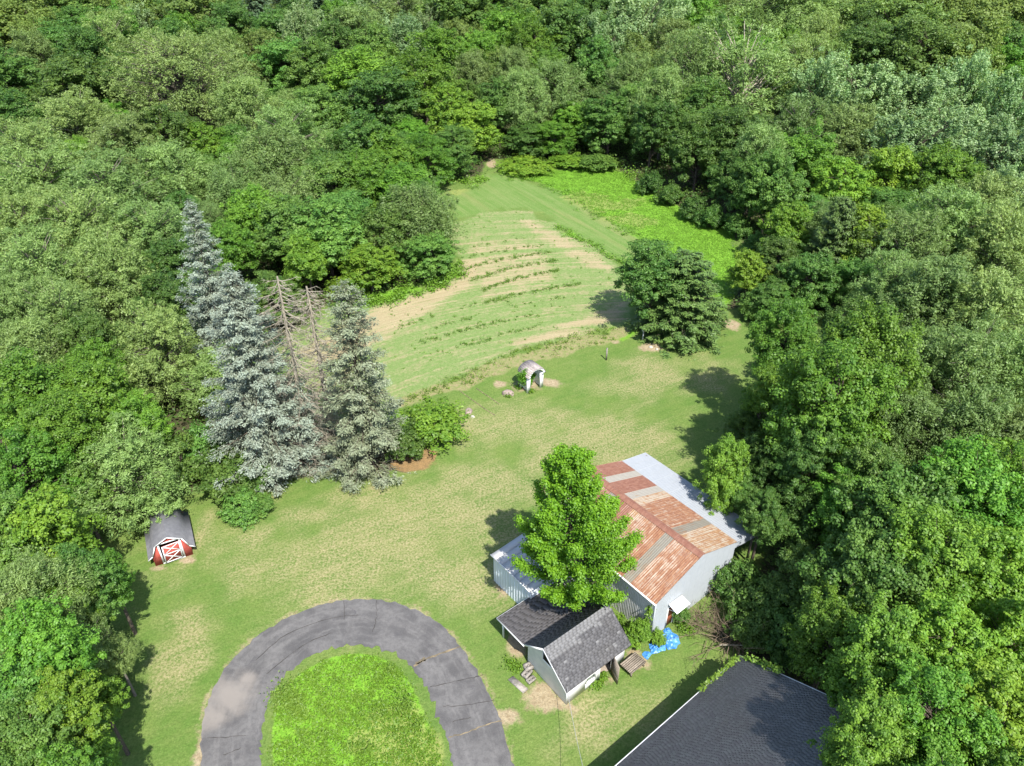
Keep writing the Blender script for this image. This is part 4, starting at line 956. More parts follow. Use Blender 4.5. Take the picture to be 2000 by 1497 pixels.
# ------------------------------------------------------------------ the trees seen in the photo: crown centre (u, v), radius in photo pixels, kind, height of the crown centre, label
def zone_of(u, v):
    if v < 125: return ('top left far wood' if u < 700 else 'top middle far wood' if u < 1330 else 'top right far wood')
    if u < 980:
        if v < 430 and u > 430: return 'wood left of the tilled field'
        if v < 430: return 'upper left wood'
        if v < 900: return 'wood left of the blue spruces'
        return 'lower left tree belt'
    if v < 470: return ('wood behind the field' if u < 1330 else 'upper right wood')
    if v < 860: return 'wood right of the lawn'
    return 'thicket right of the barn'
LIST = [
 # left, far to near
 (60, 60, 95, 'O', 8), (170, 45, 85, 'O', 8), (270, 30, 75, 'O', 8), (395, 50, 95, 'O', 9, 'spiky olive green tree behind the big grey green crown at top left'), (350, 165, 138, 'L', 9, 'very large domed grey green tree at the upper left'),
 (165, 190, 80, 'D', 7), (20, 175, 70, 'D', 7), (35, 255, 65, 'D', 6), (110, 115, 70, 'B', 7), (440, 20, 45, 'P', 8), (505, 35, 50, 'P', 8), (570, 15, 45, 'P', 8), (630, 30, 50, 'P', 8), (590, 85, 45, 'U', 9, 'pale blossoming tree in front of the bluish pines'),
 (690, 80, 70, 'F', 8), (770, 55, 70, 'F', 8), (800, 110, 60, 'U', 8), (860, 135, 60, 'M', 8), (700, 170, 75, 'M', 7), (620, 155, 60, 'B', 7), (900, 55, 75, 'D', 9), (965, 35, 70, 'D', 9),
 (570, 290, 70, 'F', 6), (475, 230, 65, 'F', 7), (640, 235, 60, 'B', 6), (715, 300, 60, 'D', 6), (740, 215, 70, 'D', 7), (830, 185, 60, 'M', 7), (880, 230, 55, 'Y', 6), (925, 165, 50, 'F', 7), (925, 255, 52, 'Y', 5, 'yellow green tree beside the track at the far left field corner'), (880, 300, 48, 'D', 4), (835, 320, 48, 'M', 4),
 (260, 300, 80, 'F', 6), (150, 265, 85, 'F', 6), (325, 290, 60, 'D', 6), (60, 330, 80, 'F', 6), (405, 300, 50, 'Y', 5), (100, 385, 90, 'F', 6), (225, 400, 95, 'F', 6), (330, 355, 75, 'F', 6), (310, 480, 85, 'F', 5), (165, 475, 90, 'F', 6), (60, 480, 80, 'F', 6), (525, 335, 80, 'W', 6), (460, 385, 70, 'W', 5), (565, 415, 80, 'W', 5), (640, 385, 70, 'B', 5), (695, 370, 60, 'M', 5), (760, 320, 60, 'M', 5, 'bright green tree with layered boughs at the left edge of the far field'), (785, 385, 55, 'M', 4.5),
 (815, 445, 75, 'W', 5.2, 'tall willow-like tree at the field edge, dark below'), (835, 500, 50, 'B', 3.0, 'lower dense tree at the corner of the tilled field'), (722, 522, 55, 'Y', 3.2, 'bright yellow green maple at the left field edge'), (640, 475, 75, 'B', 5), (565, 465, 65, 'B', 5), (500, 440, 60, 'M', 5), (600, 520, 50, 'M', 4), (690, 440, 55, 'B', 4.5), (760, 470, 50, 'D', 4),
 (100, 565, 90, 'F', 6), (225, 560, 80, 'F', 6), (25, 620, 70, 'F', 6), (130, 645, 80, 'F', 6), (185, 700, 60, 'D', 5), (310, 700, 80, 'F', 5, 'grey green tree with bare limbs just left of the blue spruces'), (55, 725, 80, 'F', 6), (205, 750, 55, 'M', 5), (85, 815, 95, 'M', 6), (200, 810, 80, 'M', 5.5), (275, 850, 55, 'M', 4.5), (30, 905, 65, 'M', 6), (125, 890, 75, 'M', 6), (400, 600, 60, 'B', 4), (330, 610, 55, 'D', 5),
 (250, 935, 95, 'F', 4.2, 'broad grey green tree spreading over the red shed'), (165, 985, 55, 'B', 4), (60, 975, 80, 'M', 6), (95, 1065, 85, 'Y', 6.5), (20, 1080, 80, 'B', 7), (165, 1135, 60, 'B', 6), (75, 1180, 85, 'F', 7), (20, 1265, 80, 'F', 7), (145, 1245, 60, 'F', 6), (85, 1315, 85, 'M', 7), (25, 1390, 80, 'B', 7), (135, 1395, 70, 'Y', 6.5), (60, 1475, 85, 'B', 7), (175, 1450, 45, 'M', 5), (150, 1560, 80, 'M', 6), (120, 1200, 55, 'M', 5.5), (205, 1105, 40, 'M', 5), (200, 1225, 38, 'F', 5), (180, 1340, 42, 'Y', 5),
 # centre and right, far to near
 (1100, 100, 75, 'D', 9), (1050, 45, 75, 'O', 9), (1175, 55, 65, 'D', 9), (1240, 90, 70, 'U', 9), (1195, 125, 55, 'U', 8), (1300, 70, 60, 'U', 9), (1345, 55, 45, 'M', 9), (1045, 120, 50, 'M', 8), (1005, 155, 42, 'F', 8), (1090, 190, 60, 'F', 7), (1025, 205, 55, 'F', 7), (1065, 160, 42, 'M', 7), (1130, 245, 48, 'M', 4), (1085, 275, 42, 'M', 3), (1025, 275, 40, 'D', 3), (1225, 190, 60, 'F', 7), (1190, 250, 55, 'D', 5), (1295, 230, 60, 'F', 7), (1450, 175, 110, 'G', 9), (1340, 180, 60, 'F', 8), (1272, 278, 46, 'D', 4.5), (1362, 318, 54, 'D', 4.5), (1432, 310, 60, 'D', 5), (1468, 398, 50, 'D', 4), (1422, 375, 40, 'D', 3.5), (1250, 240, 45, 'B', 5), (1360, 255, 55, 'D', 6), (975, 220, 42, 'D', 6), (985, 100, 50, 'M', 8), (1500, 400, 55, 'B', 5), (1470, 340, 55, 'F', 6),
 (1480, 60, 80, 'F', 9), (1400, 40, 65, 'F', 9), (1580, 65, 80, 'F', 9), (1650, 45, 75, 'F', 9), (1730, 80, 90, 'O', 9), (1830, 60, 90, 'O', 9), (1925, 70, 90, 'O', 9), (1670, 130, 65, 'D', 8), (1800, 140, 80, 'O', 8), (1960, 155, 60, 'M', 7), (1880, 150, 70, 'O', 8), (1700, 8, 60, 'D', 9), (1560, 160, 60, 'F', 8),
 (1600, 210, 65, 'U', 7), (1680, 220, 75, 'U', 7), (1775, 225, 85, 'U', 7), (1880, 205, 65, 'U', 7), (1965, 235, 60, 'U', 7), (1560, 275, 60, 'F', 6), (1640, 290, 80, 'F', 6), (1765, 320, 90, 'U', 6), (1855, 300, 70, 'U', 6), (1940, 335, 85, 'U', 6), (1985, 420, 60, 'U', 6), (1640, 385, 65, 'Y', 5.5, 'yellow green tree with feathery top above the dark vine-hung spruces'), (1560, 335, 60, 'M', 6), (1730, 360, 60, 'Y', 6), (1825, 380, 70, 'M', 6), (1900, 430, 70, 'F', 6),
 (1535, 455, 48, 'Y', 5, 'spire-like vine covered yellow green tree at the right field edge'), (1462, 535, 38, 'Y', 3.2, 'small leafy yellow green tree beside the dark spruce'), (1625, 490, 55, 'S', 5, 'dark spruce hung with vines in the right wood'), (1575, 555, 50, 'D', 4), (1685, 480, 60, 'Y', 5.5), (1765, 505, 70, 'F', 6), (1850, 475, 90, 'F', 6.5), (1945, 525, 90, 'F', 6.5), (1735, 588, 70, 'F', 5), (1805, 605, 90, 'F', 6), (1910, 645, 90, 'F', 6.5), (1520, 520, 40, 'D', 4), (1500, 590, 38, 'D', 2.5), (1668, 556, 42, 'B', 4),
 (1528, 680, 58, 'M', 4.5, 'bright leafy maple at the lawn edge with dark lower boughs'), (1675, 735, 85, 'M', 6.5, 'tall bright maple with ragged top at the right of the lawn'), (1615, 830, 95, 'M', 5.5), (1550, 770, 50, 'D', 4), (1765, 745, 85, 'F', 6.5), (1865, 765, 95, 'F', 7), (1965, 765, 90, 'F', 7), (1745, 860, 80, 'F', 6.5), (1865, 885, 90, 'F', 7), (1965, 905, 90, 'F', 7), (1570, 905, 55, 'D', 4), (1690, 935, 60, 'D', 5), (1412, 930, 52, 'M', 5.4, 'bright green boughs reaching over the galvanised lean-to roof'), (1488, 1020, 42, 'D', 5.0, 'dark leafy tree touching the corner of the lean-to roof'), (1560, 1020, 55, 'D', 4), (1640, 1000, 65, 'M', 6), (1740, 1040, 100, 'B', 7.5), (1860, 1035, 100, 'M', 8), (1965, 1015, 90, 'M', 8), (1680, 1165, 100, 'B', 7), (1800, 1165, 105, 'M', 8), (1935, 1150, 95, 'Y', 8), (1625, 1255, 70, 'M', 6, 'leafy maple overhanging the far corner of the dark house roof'), (1705, 1320, 95, 'M', 8), (1830, 1295, 95, 'Y', 8.5), (1950, 1285, 90, 'Y', 8), (1700, 1440, 85, 'M', 10, 'bright maple beside the house roof at the bottom of the photo'), (1800, 1440, 95, 'M', 8.5), (1930, 1430, 95, 'Y', 8.5), (1570, 1150, 60, 'D', 4), (1480, 960, 45, 'D', 4), (1450, 850, 40, 'D', 3), (1462, 915, 42, 'D', 4.5), (1440, 965, 34, 'B', 4.2), (1490, 780, 40, 'M', 3.2), (1820, 1580, 95, 'M', 10), (1725, 1560, 80, 'M', 11.5), (1960, 1580, 90, 'M', 8.5),
 # shrubs; the left belt ones are added to stand in for dark tree shadow
 (838, 822, 62, 'J', 1.5, 'large bright yellow green bush right of the grey spruce'), (788, 872, 46, 'K', 1.3, 'dark yew-like bush between the grey spruce and the bright bush'), (440, 935, 62, 'K', 1.7, 'dark spreading shrub under the blue spruce boughs'), (500, 925, 45, 'K', 1.4, 'dark shrub at the foot of the front blue spruce'), (470, 985, 38, 'H', 1.1, 'rounded green shrub at the lawn edge below the dark shrubs'), (516, 985, 24, 'H', .8, 'small round shrub right of the rounded green one'), (350, 900, 50, 'K', 2.0), (196, 1232, 30, 'K', 1.3), (212, 1320, 32, 'K', 1.2), (188, 1400, 34, 'H', 1.3), (205, 1150, 26, 'K', 1.1), (400, 880, 45, 'H', 1.8),
 (1030, 325, 45, 'J', .9, 'low yellow green bramble mound at the far end of the field'), (1170, 320, 40, 'H', 1.0), (1110, 318, 35, 'J', .8), (690, 560, 40, 'J', 1.2), (1470, 600, 30, 'H', 1.3), (1530, 588, 26, 'K', 1.2), (1600, 586, 26, 'H', 1.1),
 (1490, 1180, 55, 'K', 1.7), (1440, 1140, 45, 'K', 1.5), (1540, 1230, 55, 'K', 2.0), (1480, 1240, 50, 'K', 1.2), (1250, 1233, 26, 'J', 1.0, 'big-leaved green plant at the corner of the metal barn'), (1283, 1245, 15, 'J', .6, 'small leafy plant beside the blue tarp'), (1168, 1165, 22, 'J', 1.3, 'leafy green bush at the foot of the upright maple'), (1330, 1200, 20, 'H', .9, 'green bush below the white door awning'), (1520, 870, 50, 'K', 2.2), (1540, 960, 50, 'K', 2.0),
 (1275, 360, 26, 'K', 1.4), (1312, 384, 26, 'K', 1.3), (1352, 408, 26, 'K', 1.4), (1395, 428, 27, 'H', 1.4), (1440, 446, 27, 'K', 1.4), (1475, 480, 26, 'K', 1.4), (1482, 545, 26, 'K', 1.4),
]
ORD = []
for row in LIST:
    u, v, rp, code, zc = row[:5]
    if u < 240 and v > 1000 and zc > 4: zc += 1.8
    if code in 'MBDFYU' and 1470 < u < 1720 and 640 < v < 960 and PROTO[code][1] == 'tree': zc += 4.0
    x, y, _ = at(u, v, zc)
    if code in 'DBF' and 1230 < u < 1520 and 170 < v < 420: zc += 1.5
    dep = pj(x, y, zc)[2]; Rm = rp * dep / FPX * (1.04 if PROTO[code][1] == 'tree' else 1.0)
    look = PROTO[code][3]; z = zone_of(u, v)
    if len(row) > 5: plant(code, x, y, Rm, zc, row[5])
    else: ORD.append((plant(code, x, y, Rm, zc, 'x', f'{look}s, {z}'), look, z, u, v))
x, y = base_xy(1325, 648); plant('S', x, y, 5.2, .40 * height(492, y) , 'broad dark green spruce standing alone between field and lawn', pi=0)
x, y = base_xy(1266, 640); plant('D', x, y, 3.5, .54 * height(472, y), 'light green tree leaning on the left of the dark spruce')

# fill of the wood: where no listed crown stands
def fill():
    g = np.random.default_rng(19); n = 0
    pts = []
    for y in np.arange(30, 285, 3.0):
        for x in np.arange(-.72 * y - 22, .72 * y + 22, 3.0): pts.append((x + g.uniform(-1.4, 1.4), y + g.uniform(-1.4, 1.4)))
    pts = np.array(pts); g.shuffle(pts); sd = sdist(pts[:, 0], pts[:, 1], CW)
    for (x, y), s in zip(pts, sd):
        far = y > 150
        Rm = g.uniform(4.6, 6.8) if far else g.uniform(2.6, 4.4)
        if s > -Rm * .75: continue
        u, v, dep = pj(x, y, 6)
        if not (-140 < u < 2140 and v < 1600) or y < 30: continue
        T = np.array(TREES); d = np.hypot(T[:, 0] - x, T[:, 1] - y)
        if (d < (T[:, 2] + Rm) * (.80 if far else .74)).any(): continue
        if 3 < x < 26 and 10 < y < 46 and u < 1560: continue
        z = zone_of(u, v)
        if far: code = g.choice(list('FFOODDBBMUB')) if u < 1300 else g.choice(list('FFOOODBMU'))
        else: code = g.choice(list('BDDMF'))
        zc = (g.uniform(6.5, 8.5) if far else g.uniform(2.8, 4.6))
        if code == 'P': Rm *= .8
        look = PROTO[code][3]; n += 1
        if far: ORD.append((plant(code, x, y, Rm, zc, 'x', f'{look}s, {z}'), look, z, *pj(x, y, zc)[:2]))
        else: plant(code, x, y, Rm, zc, f'low {look} half hidden by taller crowns, {z}', f'low {look}s half hidden, {z}')
    return n
def order_labels():
    """label each remaining tree by its look, its wood and its place in it: rows from front to back, then left to right"""
    nth = ['first', 'second', 'third', 'fourth', 'fifth', 'sixth', 'seventh', 'eighth', 'ninth', 'tenth', 'eleventh', 'twelfth']
    keys = {}
    for o in ORD: keys.setdefault((o[1], o[2]), []).append(o)
    for (look, z), L in keys.items():
        L.sort(key=lambda o: -o[4]); k = max(1, round(len(L) / 4)); rows = [list(a) for a in np.array_split(np.arange(len(L)), k)]
        names = [''] if k == 1 else ['front', 'back'] if k == 2 else ['front', 'middle', 'back'] if k == 3 else [nth[i] for i in range(k)]
        for r, idx in enumerate(rows):
            M = sorted((L[i] for i in idx), key=lambda o: o[3])
            for j, o in enumerate(M):
                pos = 'only' if len(L) == 1 else 'leftmost' if j == 0 and len(M) > 1 else 'rightmost' if j == len(M) - 1 and len(M) > 1 else nth[j] + ' from left' if len(M) > 1 else 'lone'
                rw = '' if k == 1 else f' in {names[r]} row' + ('' if k < 4 else ' from front')
                o[0]['label'] = f'{look}, {pos}{rw}, {z}' if pos != 'only' else f'only {look} in the {z}'
fill(); order_labels()

# ------------------------------------------------------------------ low plants (uncountable)
def scatter(name, P, l, w, mat, seed, up=.9, rnd=.5, tint=(.45, .22)):
    g = np.random.default_rng(seed); n = len(P); k = g.uniform(.6, 1.35, n)
    N = np.array([0, 0, up]) + g.normal(size=(n, 3)) * rnd; D = g.normal(size=(n, 3)); D[:, 2] *= .4
    o = link(name, leaf_mesh(name, P, N, D, l * k, w * k, g.normal(*tint, n)), mat); tag(o, kind='stuff'); return o
def clumps(C, n, r, zr, g, flat=1.0):
    i = g.integers(0, len(C), n); s = g.uniform(.5, 1.4, len(C))[i]
    P = np.zeros((n, 3)); P[:, :2] = C[i][:, :2] + g.normal(size=(n, 2)) * (r * s)[:, None]; P[:, 2] = .02 + np.abs(g.normal(size=n)) * zr * s
    return P
def in_world_poly(g, poly, n, inset=0.0):
    poly = np.asarray(poly); lo, hi = poly.min(0), poly.max(0); out = []
    while sum(map(len, out)) < n:
        q = g.uniform(lo, hi, (n * 2, 2)); q = q[sdist(q[:, 0], q[:, 1], poly) > inset]; out.append(q)
    return np.concatenate(out)[:n]
g = np.random.default_rng(23)
isl = dri[(dri[:, 1] > 17)]
C = in_world_poly(g, isl, 1300, .80); scatter('ground_cover', clumps(C, 30000, .20, .10, g), .125, .095, 'cover', 1)
C = in_world_poly(g, isl, 60, 1.0); scatter('tall_weeds', np.concatenate([clumps(C, 2600, .22, .38, g), clumps(np.array([at(572, 1375)[:2], at(562, 1362)[:2], at(582, 1388)[:2]]), 2300, .38, .35, g), clumps(np.array([at(765, 1310)[:2], at(790, 1385)[:2]]), 500, .25, .4, g)]), .17, .07, 'weed', 2)
C = in_world_poly(g, W(ZONES['bright']), 3500, .5); scatter('meadow_plants', clumps(C, 34000, .40, .03, g), .15, .11, 'meadow', 3, tint=(.6, .12), up=1.4, rnd=.3)
# weed rows of the tilled field
rows = [[(900, 507), (980, 490), (1060, 479)], [(905, 527), (990, 505), (1075, 493)], [(925, 547), (1000, 524), (1085, 511)], [(945, 566), (1010, 545), (1090, 528)], [(950, 590), (1040, 570), (1130, 556)], [(905, 600), (990, 585)], [(885, 650), (960, 632), (1050, 618)], [(850, 640), (920, 622)], [(900, 675), (980, 655), (1060, 636)], [(830, 668), (900, 648), (990, 628)], [(930, 480), (1020, 468)], [(780, 640), (850, 615)], [(1000, 600), (1100, 580)], [(860, 690), (960, 665)]]
C = []
for k, rw in enumerate(rows):
    P = catmull([np.array(at(*p)[:2]) for p in rw], 14); dens = 3 if 0 < k < 5 else 1
    for _ in range(dens): C.append(P[g.uniform(size=len(P)) < .8] + g.normal(size=(int(1e9) and 0 or 0, 2)).sum() * 0)
C = np.concatenate(C); C = C + g.normal(size=C.shape) * .22
scatter('field_weeds', clumps(C, 8000, .15, .12, g), .14, .08, 'weed', 4)
C = in_world_poly(g, W(ZONES['soil']), 260, .5); scatter('scattered_weeds', clumps(C, 1800, .10, .10, g), .15, .09, 'weed', 5)
C = np.concatenate([in_world_poly(g, W(ZONES['strip']), 70, .2), catmull([np.array(at(*p)[:2]) for p in ((800, 782), (890, 741), (1000, 692), (1100, 664), (1200, 642))], 22) + g.normal(size=(89, 2)) * .25])
scatter('verge_weeds', clumps(C, 2600, .20, .15, g), .16, .08, 'weed', 6)
C = catmull([np.array(at(*p)[:2]) for p in ((1090, 443), (1130, 466), (1170, 488), (1222, 520))], 20) + g.normal(size=(61, 2)) * .35
C2 = catmull([np.array(at(*p)[:2]) for p in ((1000, 345), (1060, 360), (1120, 390), (1200, 440), (1280, 492), (1310, 520))], 24) + g.normal(size=(121, 2)) * .8; C = np.concatenate([C, C2])
scatter('path_edge_weeds', clumps(C, 4200, .28, .2, g), .2, .12, 'meadow', 7)
C = np.array([at(u, v)[:2] for u, v in ((725, 590), (760, 582), (800, 570), (840, 560), (870, 548), (700, 600), (885, 535), (890, 520))]); C = np.repeat(C, 6, 0) + g.normal(size=(48, 2)) * .9
scatter('edge_weeds', clumps(C, 5000, .5, .35, g), .24, .15, 'meadow', 8)
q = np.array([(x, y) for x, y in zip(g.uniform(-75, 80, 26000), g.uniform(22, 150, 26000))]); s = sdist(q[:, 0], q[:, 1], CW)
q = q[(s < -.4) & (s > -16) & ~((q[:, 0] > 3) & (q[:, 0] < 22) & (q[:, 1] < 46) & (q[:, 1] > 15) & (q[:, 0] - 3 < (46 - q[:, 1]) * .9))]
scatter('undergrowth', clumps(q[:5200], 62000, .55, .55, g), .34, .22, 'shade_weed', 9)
C = np.array([at(u, v)[:2] for u, v in ((980, 338), (1010, 330), (1050, 326), (1100, 325), (1150, 326), (1200, 328), (1230, 345), (1265, 370), (930, 352), (900, 358))]); C = np.repeat(C, 5, 0) + g.normal(size=(50, 2)) * 1.0
scatter('far_edge_weeds', clumps(C, 5000, .6, .4, g), .26, .17, 'meadow', 10)
C = np.array([at(u, v)[:2] for u, v in ((1170, 1330), (1180, 1325), (1160, 1338), (1000, 1300), (1008, 1306), (1330, 1225), (1345, 1240), (1015, 760), (995, 772), (1035, 765), (1225, 1200), (1215, 1215))]); C = np.repeat(C, 4, 0) + g.normal(size=(48, 2)) * .18
scatter('yard_weeds', clumps(C, 2600, .16, .16, g), .15, .09, 'cover', 11)

# ------------------------------------------------------------------ small things
def rock(name, u, v, rx, ry, h, seed, mat, label, cat='stone'):
    g = np.random.default_rng(seed); P = at(u, v); n, k = 12, 6; V = []
    for i in range(k + 1):
        th = math.pi / 2 * i / k
        for j in range(n):
            a = 2 * math.pi * j / n; w = 1 + g.normal() * .07
            V.append((rx * math.cos(th) ** .55 * math.cos(a) * w, ry * math.cos(th) ** .55 * math.sin(a) * w, h * math.sin(th) * (1 + g.normal() * .05) - .03))
    Q = [(i * n + j, i * n + (j + 1) % n, (i + 1) * n + (j + 1) % n, (i + 1) * n + j) for i in range(k) for j in range(n)]
    o = link(name, mesh_np(name, V, Q), mat, None, P, g.uniform(-.4, .4)); tag(o, label, cat); return o
rock('boulder', 992, 770, .62, .42, .42, 1, 'stone', 'flat pinkish boulder on the lawn left of the arbor')
rock('stone', 915, 805, .36, .50, .30, 2, 'stone', 'round reddish stone on the lawn beside the bright bush')
rock('stone', 923, 815, .20, .17, .18, 3, 'pale_stone', 'small pale stone touching the round reddish stone')
rock('stone', 1271, 679, .22, .17, .20, 4, 'pale_stone', 'white stone at the foot of the dark spruce, left one')
rock('stone', 1283, 683, .16, .15, .18, 5, 'pale_stone', 'small cream stone right of the white stone by the spruce')
rock('stone', 176, 1039, .35, .3, .3, 6, 'stone', 'pale rock in the grass at the left tree belt')
p = at(1184, 703.8); MB().box(-.06, .06, -.06, .06, 0, 1.48).box(-.075, .075, -.075, .075, 1.42, 1.46).obj('wooden_post', 'concrete', None, p, .5); tag(bpy.data.objects['wooden_post'], 'lone weathered wooden post standing on the lawn', 'post')
p = at(1255, 666); t = thing('bird_house', 'grey bird house on a thin post beside the dark spruce', 'bird house', p, .6)
MB().box(-.035, .035, -.035, .035, 0, 1.2).obj('post', 'white_dirty', t); b = MB().box(-.14, .14, -.13, .13, 1.2, 1.5).obj('box', 'galv_wall', t); MB().prism([(-.19, -.2, 1.5), (.19, -.2, 1.5), (0, -.2, 1.66)], (0, .4, 0)).obj('roof', 'felt', t); MB().box(.141, .146, -.03, .03, 1.34, 1.40).obj('entrance_hole', 'black', t)  # entrance hole is a black plate, its dark inside painted on
# stones and slab by the white shed
for i, (u, v, sx, sy, h, rz, lab) in enumerate(((1032, 1306, .28, .24, .34, .5, 'upright grey concrete block at the corner of the white shed'), (1029, 1318, .34, .22, .26, .9, 'grey concrete block below the upright block by the shed'), (1037, 1330, .30, .17, .2, .7, 'low concrete block nearest the driveway by the white shed'))):
    m = MB().box(-sx, sx, -sy, -sy * .25, 0, h).box(-sx, sx, sy * .25, sy, 0, h).box(-sx, -sx * .7, -sy * .25, sy * .25, 0, h).box(sx * .7, sx, -sy * .25, sy * .25, 0, h).box(-sx * .15, sx * .15, -sy * .25, sy * .25, 0, h)
    tag(m.obj('concrete_block', 'concrete', None, at(u, v), rz), lab, 'block')
m = MB().prism([(-.7, -.2, 0), (.65, -.24, 0), (.7, .2, 0), (-.66, .22, 0)], (0, 0, .07)); tag(m.obj('paving_slab', 'concrete', None, at(1012, 1338), -.75), 'long flat paving slab in the grass beside the driveway', 'slab')
# weathered slatted bench
p, rz = frame(1235, 1303, 50); t = thing('slatted_bench', 'weathered grey slatted wooden bench beside the open shed door', 'bench', p, rz)
for i in range(8):
    y = -.46 + .125 * i; MB().box(-.72, .72, y - .05, y + .05, .42 + .012 * (i % 2), .46 + .012 * (i % 2)).obj('slat', 'plank', t)
for x in (-.6, .6):
    MB().box(x - .035, x + .035, -.50, .50, .34, .42).obj('crossbar', 'plank', t)
    for y in (-.44, .44): MB().box(x - .04, x + .04, y - .04, y + .04, 0, .34).obj('leg', 'plank', t)
# crumpled tarps
def tarp(u, v, sx, sy, h, seed, label, rz):
    g = np.random.default_rng(seed); n = 22; xs = np.linspace(-1, 1, n); X, Y = np.meshgrid(xs, xs); Z = np.zeros_like(X)
    for k in range(9):
        a = g.uniform(0, 6.28); f = g.uniform(2.2, 6.5); Z += (1 - np.abs(np.sin(f * (X * math.cos(a) + Y * math.sin(a)) + g.uniform(0, 6)))) ** 2 * g.uniform(.3, 1) / (1 + .25 * f)
    rr = np.hypot(X, Y); Z = Z / Z.max() * h * np.clip(1.25 - rr, .08, 1) + .03; edge = (1 + .11 * np.sin(3 * np.arctan2(Y, X) + seed) + .05 * np.sin(7 * np.arctan2(Y, X))) * (1.0 - .18 * (np.abs(X) * np.abs(Y)))
    V = np.stack([X * sx * edge, Y * sy * edge, Z], -1).reshape(-1, 3); i, j = np.meshgrid(np.arange(n - 1), np.arange(n - 1)); i, j = i.ravel(), j.ravel()
    o = link('blue_tarp', mesh_np('blue_tarp', V, np.stack([j * n + i, j * n + i + 1, (j + 1) * n + i + 1, (j + 1) * n + i], 1)), 'tarp', None, at(u, v), rz); tag(o, label, 'tarp')
tarp(1309, 1252, .62, .66, .50, 1, 'largest crumpled blue tarp heaped by the barn door', .4)
tarp(1283, 1266, .55, .42, .42, 2, 'crumpled blue tarp between the leafy plant and the biggest heap', .2)
tarp(1263, 1280, .30, .26, .15, 3, 'small flat piece of blue tarp beside the slatted bench', .9)
tarp(1304, 1234, .28, .26, .35, 4, 'small bunched blue tarp right below the barn door', .1)
# low boards laid in the lawn
def ribbon(px, w, name, label, h=.03):
    P = catmull([np.array(at(*q)[:2]) for q in px], 5); m = MB()
    for a, b in zip(P[:-1], P[1:]): m.bar((a[0], a[1], h / 2), (b[0], b[1], h / 2), w, h)
    tag(m.obj(name, 'crack'), label, 'edging')
ribbon([(898, 764), (920, 780), (945, 798), (967, 812)], .07, 'edging_strip', 'longer pale edging strip set in the lawn left of the arbor')
ribbon([(930, 759), (955, 776), (975, 790)], .07, 'edging_strip', 'shorter pale edging strip set nearer the arbor')
# dead brush
def brush(u, v, rx, ry, hz, n, seed, label, Lr=(.6, 1.7), name='brush_pile', thick=.020, mat='twig'):
    g = np.random.default_rng(seed); P = at(u, v); paths = []
    for i in range(n):
        b = np.array([g.normal() * rx * .5, g.normal() * ry * .5, abs(g.normal()) * hz * .4]); d = unit(np.array([g.normal(), g.normal(), g.normal() * .45 + .15])); L = g.uniform(*Lr)
        m = b + d * L * .5 + g.normal(size=3) * .12 * L; e = b + d * L + g.normal(size=3) * .2 * L
        for q in (m, e): q[2] = max(q[2], .03)
        paths.append((np.array([b, m, e]), np.array([thick, thick * .7, thick * .3])))
        for k in range(3):
            s = m + (e - m) * g.uniform(0, 1); f = s + unit(d + g.normal(size=3) * .7) * L * .35; f[2] = max(f[2], .03); paths.append((np.array([s, f]), np.array([thick * .4, thick * .15])))
    V, Q = tubes(paths, 4); tag(link(name, mesh_np(name, V, Q), mat, None, P), label, 'brush')
brush(1378, 1210, 1.1, 1.3, 1.1, 80, 1, 'tangle of brown dead brush against the barn gable')
brush(1440, 1255, 2.0, 1.0, .9, 60, 2, 'heap of grey fallen branches behind the dark house roof', (1.2, 3.2), thick=.03)
brush(1370, 1150, .8, .6, 1.9, 24, 3, 'bare twisted twigs leaning on the pale gable wall', (1, 2.4))
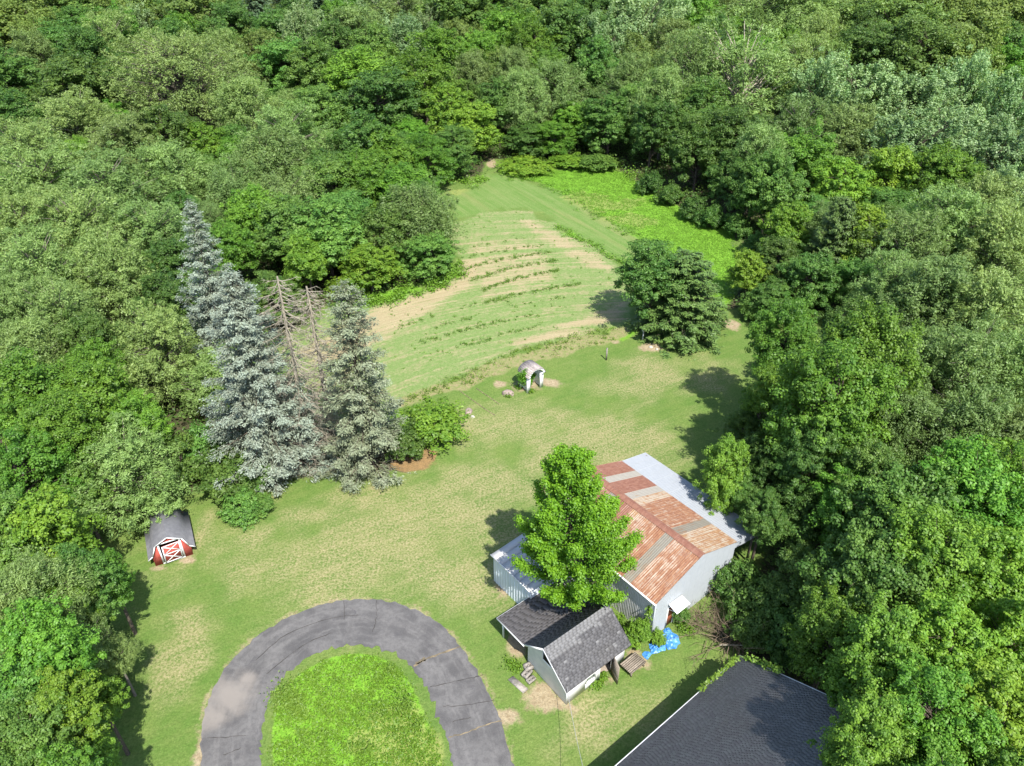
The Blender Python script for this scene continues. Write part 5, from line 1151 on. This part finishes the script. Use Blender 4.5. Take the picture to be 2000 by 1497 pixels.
def pole(p, q, r, label, mat='dead', name='fallen_branch'):
    p, q = np.array(p), np.array(q); t = np.linspace(0, 1, 6)[:, None]; g = np.random.default_rng(int(abs(p[0]) * 100))
    V, Q = tubes([(p + (q - p) * t + g.normal(size=(6, 3)) * .05, np.linspace(r, r * .4, 6))], 6); tag(link(name, mesh_np(name, V, Q, smooth=True), mat), label, 'branch')
pole(at(1447, 1130, .8), at(1432, 1092, 2.6), .09, 'pale broken limb leaning by the right end of the barn')
pole(at(1405, 1262, .5), at(1530, 1258, 1.4), .05, 'long grey bough lying behind the house roof corner')
# service wire from the shed
a, b = np.array(at(1107, 1341, 1.95)), np.array(at(1142, 1512, 3.6)); t_ = np.linspace(0, 1, 16)[:, None]; P = a + (b - a) * t_; P[:, 2] -= .35 * (4 * t_ * (1 - t_))[:, 0]
V, Q = tubes([(P, np.full(16, .014))], 5); tag(link('service_wire', mesh_np('service_wire', V, Q, smooth=True), 'wire'), 'thin grey wire running from the white shed corner to the bottom edge', 'wire')
# vines on walls and eaves
def vine(name, pts, n, r, seed, label, mat='weed'):
    g = np.random.default_rng(seed); C = catmull([np.array(p, float) for p in pts], 8); i = g.integers(0, len(C), n); P = C[i] + g.normal(size=(n, 3)) * r
    P[:, 2] = np.maximum(P[:, 2], .02); k = g.uniform(.6, 1.3, n); o = link(name, leaf_mesh(name, P, np.array([-.2, -.4, .7]) + g.normal(size=(n, 3)) * .5, g.normal(size=(n, 3)), .16 * k, .12 * k, g.uniform(.1, .9, n)), mat); tag(o, label, 'vine')
p0 = at(1270, 1249); vine('wall_vine', [(p0[0] - .25, p0[1] + .1, .1), (p0[0] - .3, p0[1] + .2, 1.5), (p0[0] - .25, p0[1] + .25, 3.0)], 350, .12, 1, 'green vine climbing the front corner of the metal barn')
vine('eave_vine', [at(1440, 1287, 3.1), at(1425, 1300, 3.12), at(1400, 1322, 3.1)], 260, .10, 2, 'green creeper growing on the far end of the house eave')
vine('eave_vine', [at(1392, 1328, 3.05), at(1370, 1348, 3.05)], 160, .13, 3, 'sprig of creeper hanging over the house gutter')
vine('roof_creeper', [at(1455, 1284, 3.3), at(1490, 1296, 3.9), at(1520, 1310, 4.4)], 300, .13, 4, 'creeper spilling over the rake edge of the house roof')
print('objects', len(bpy.data.objects))
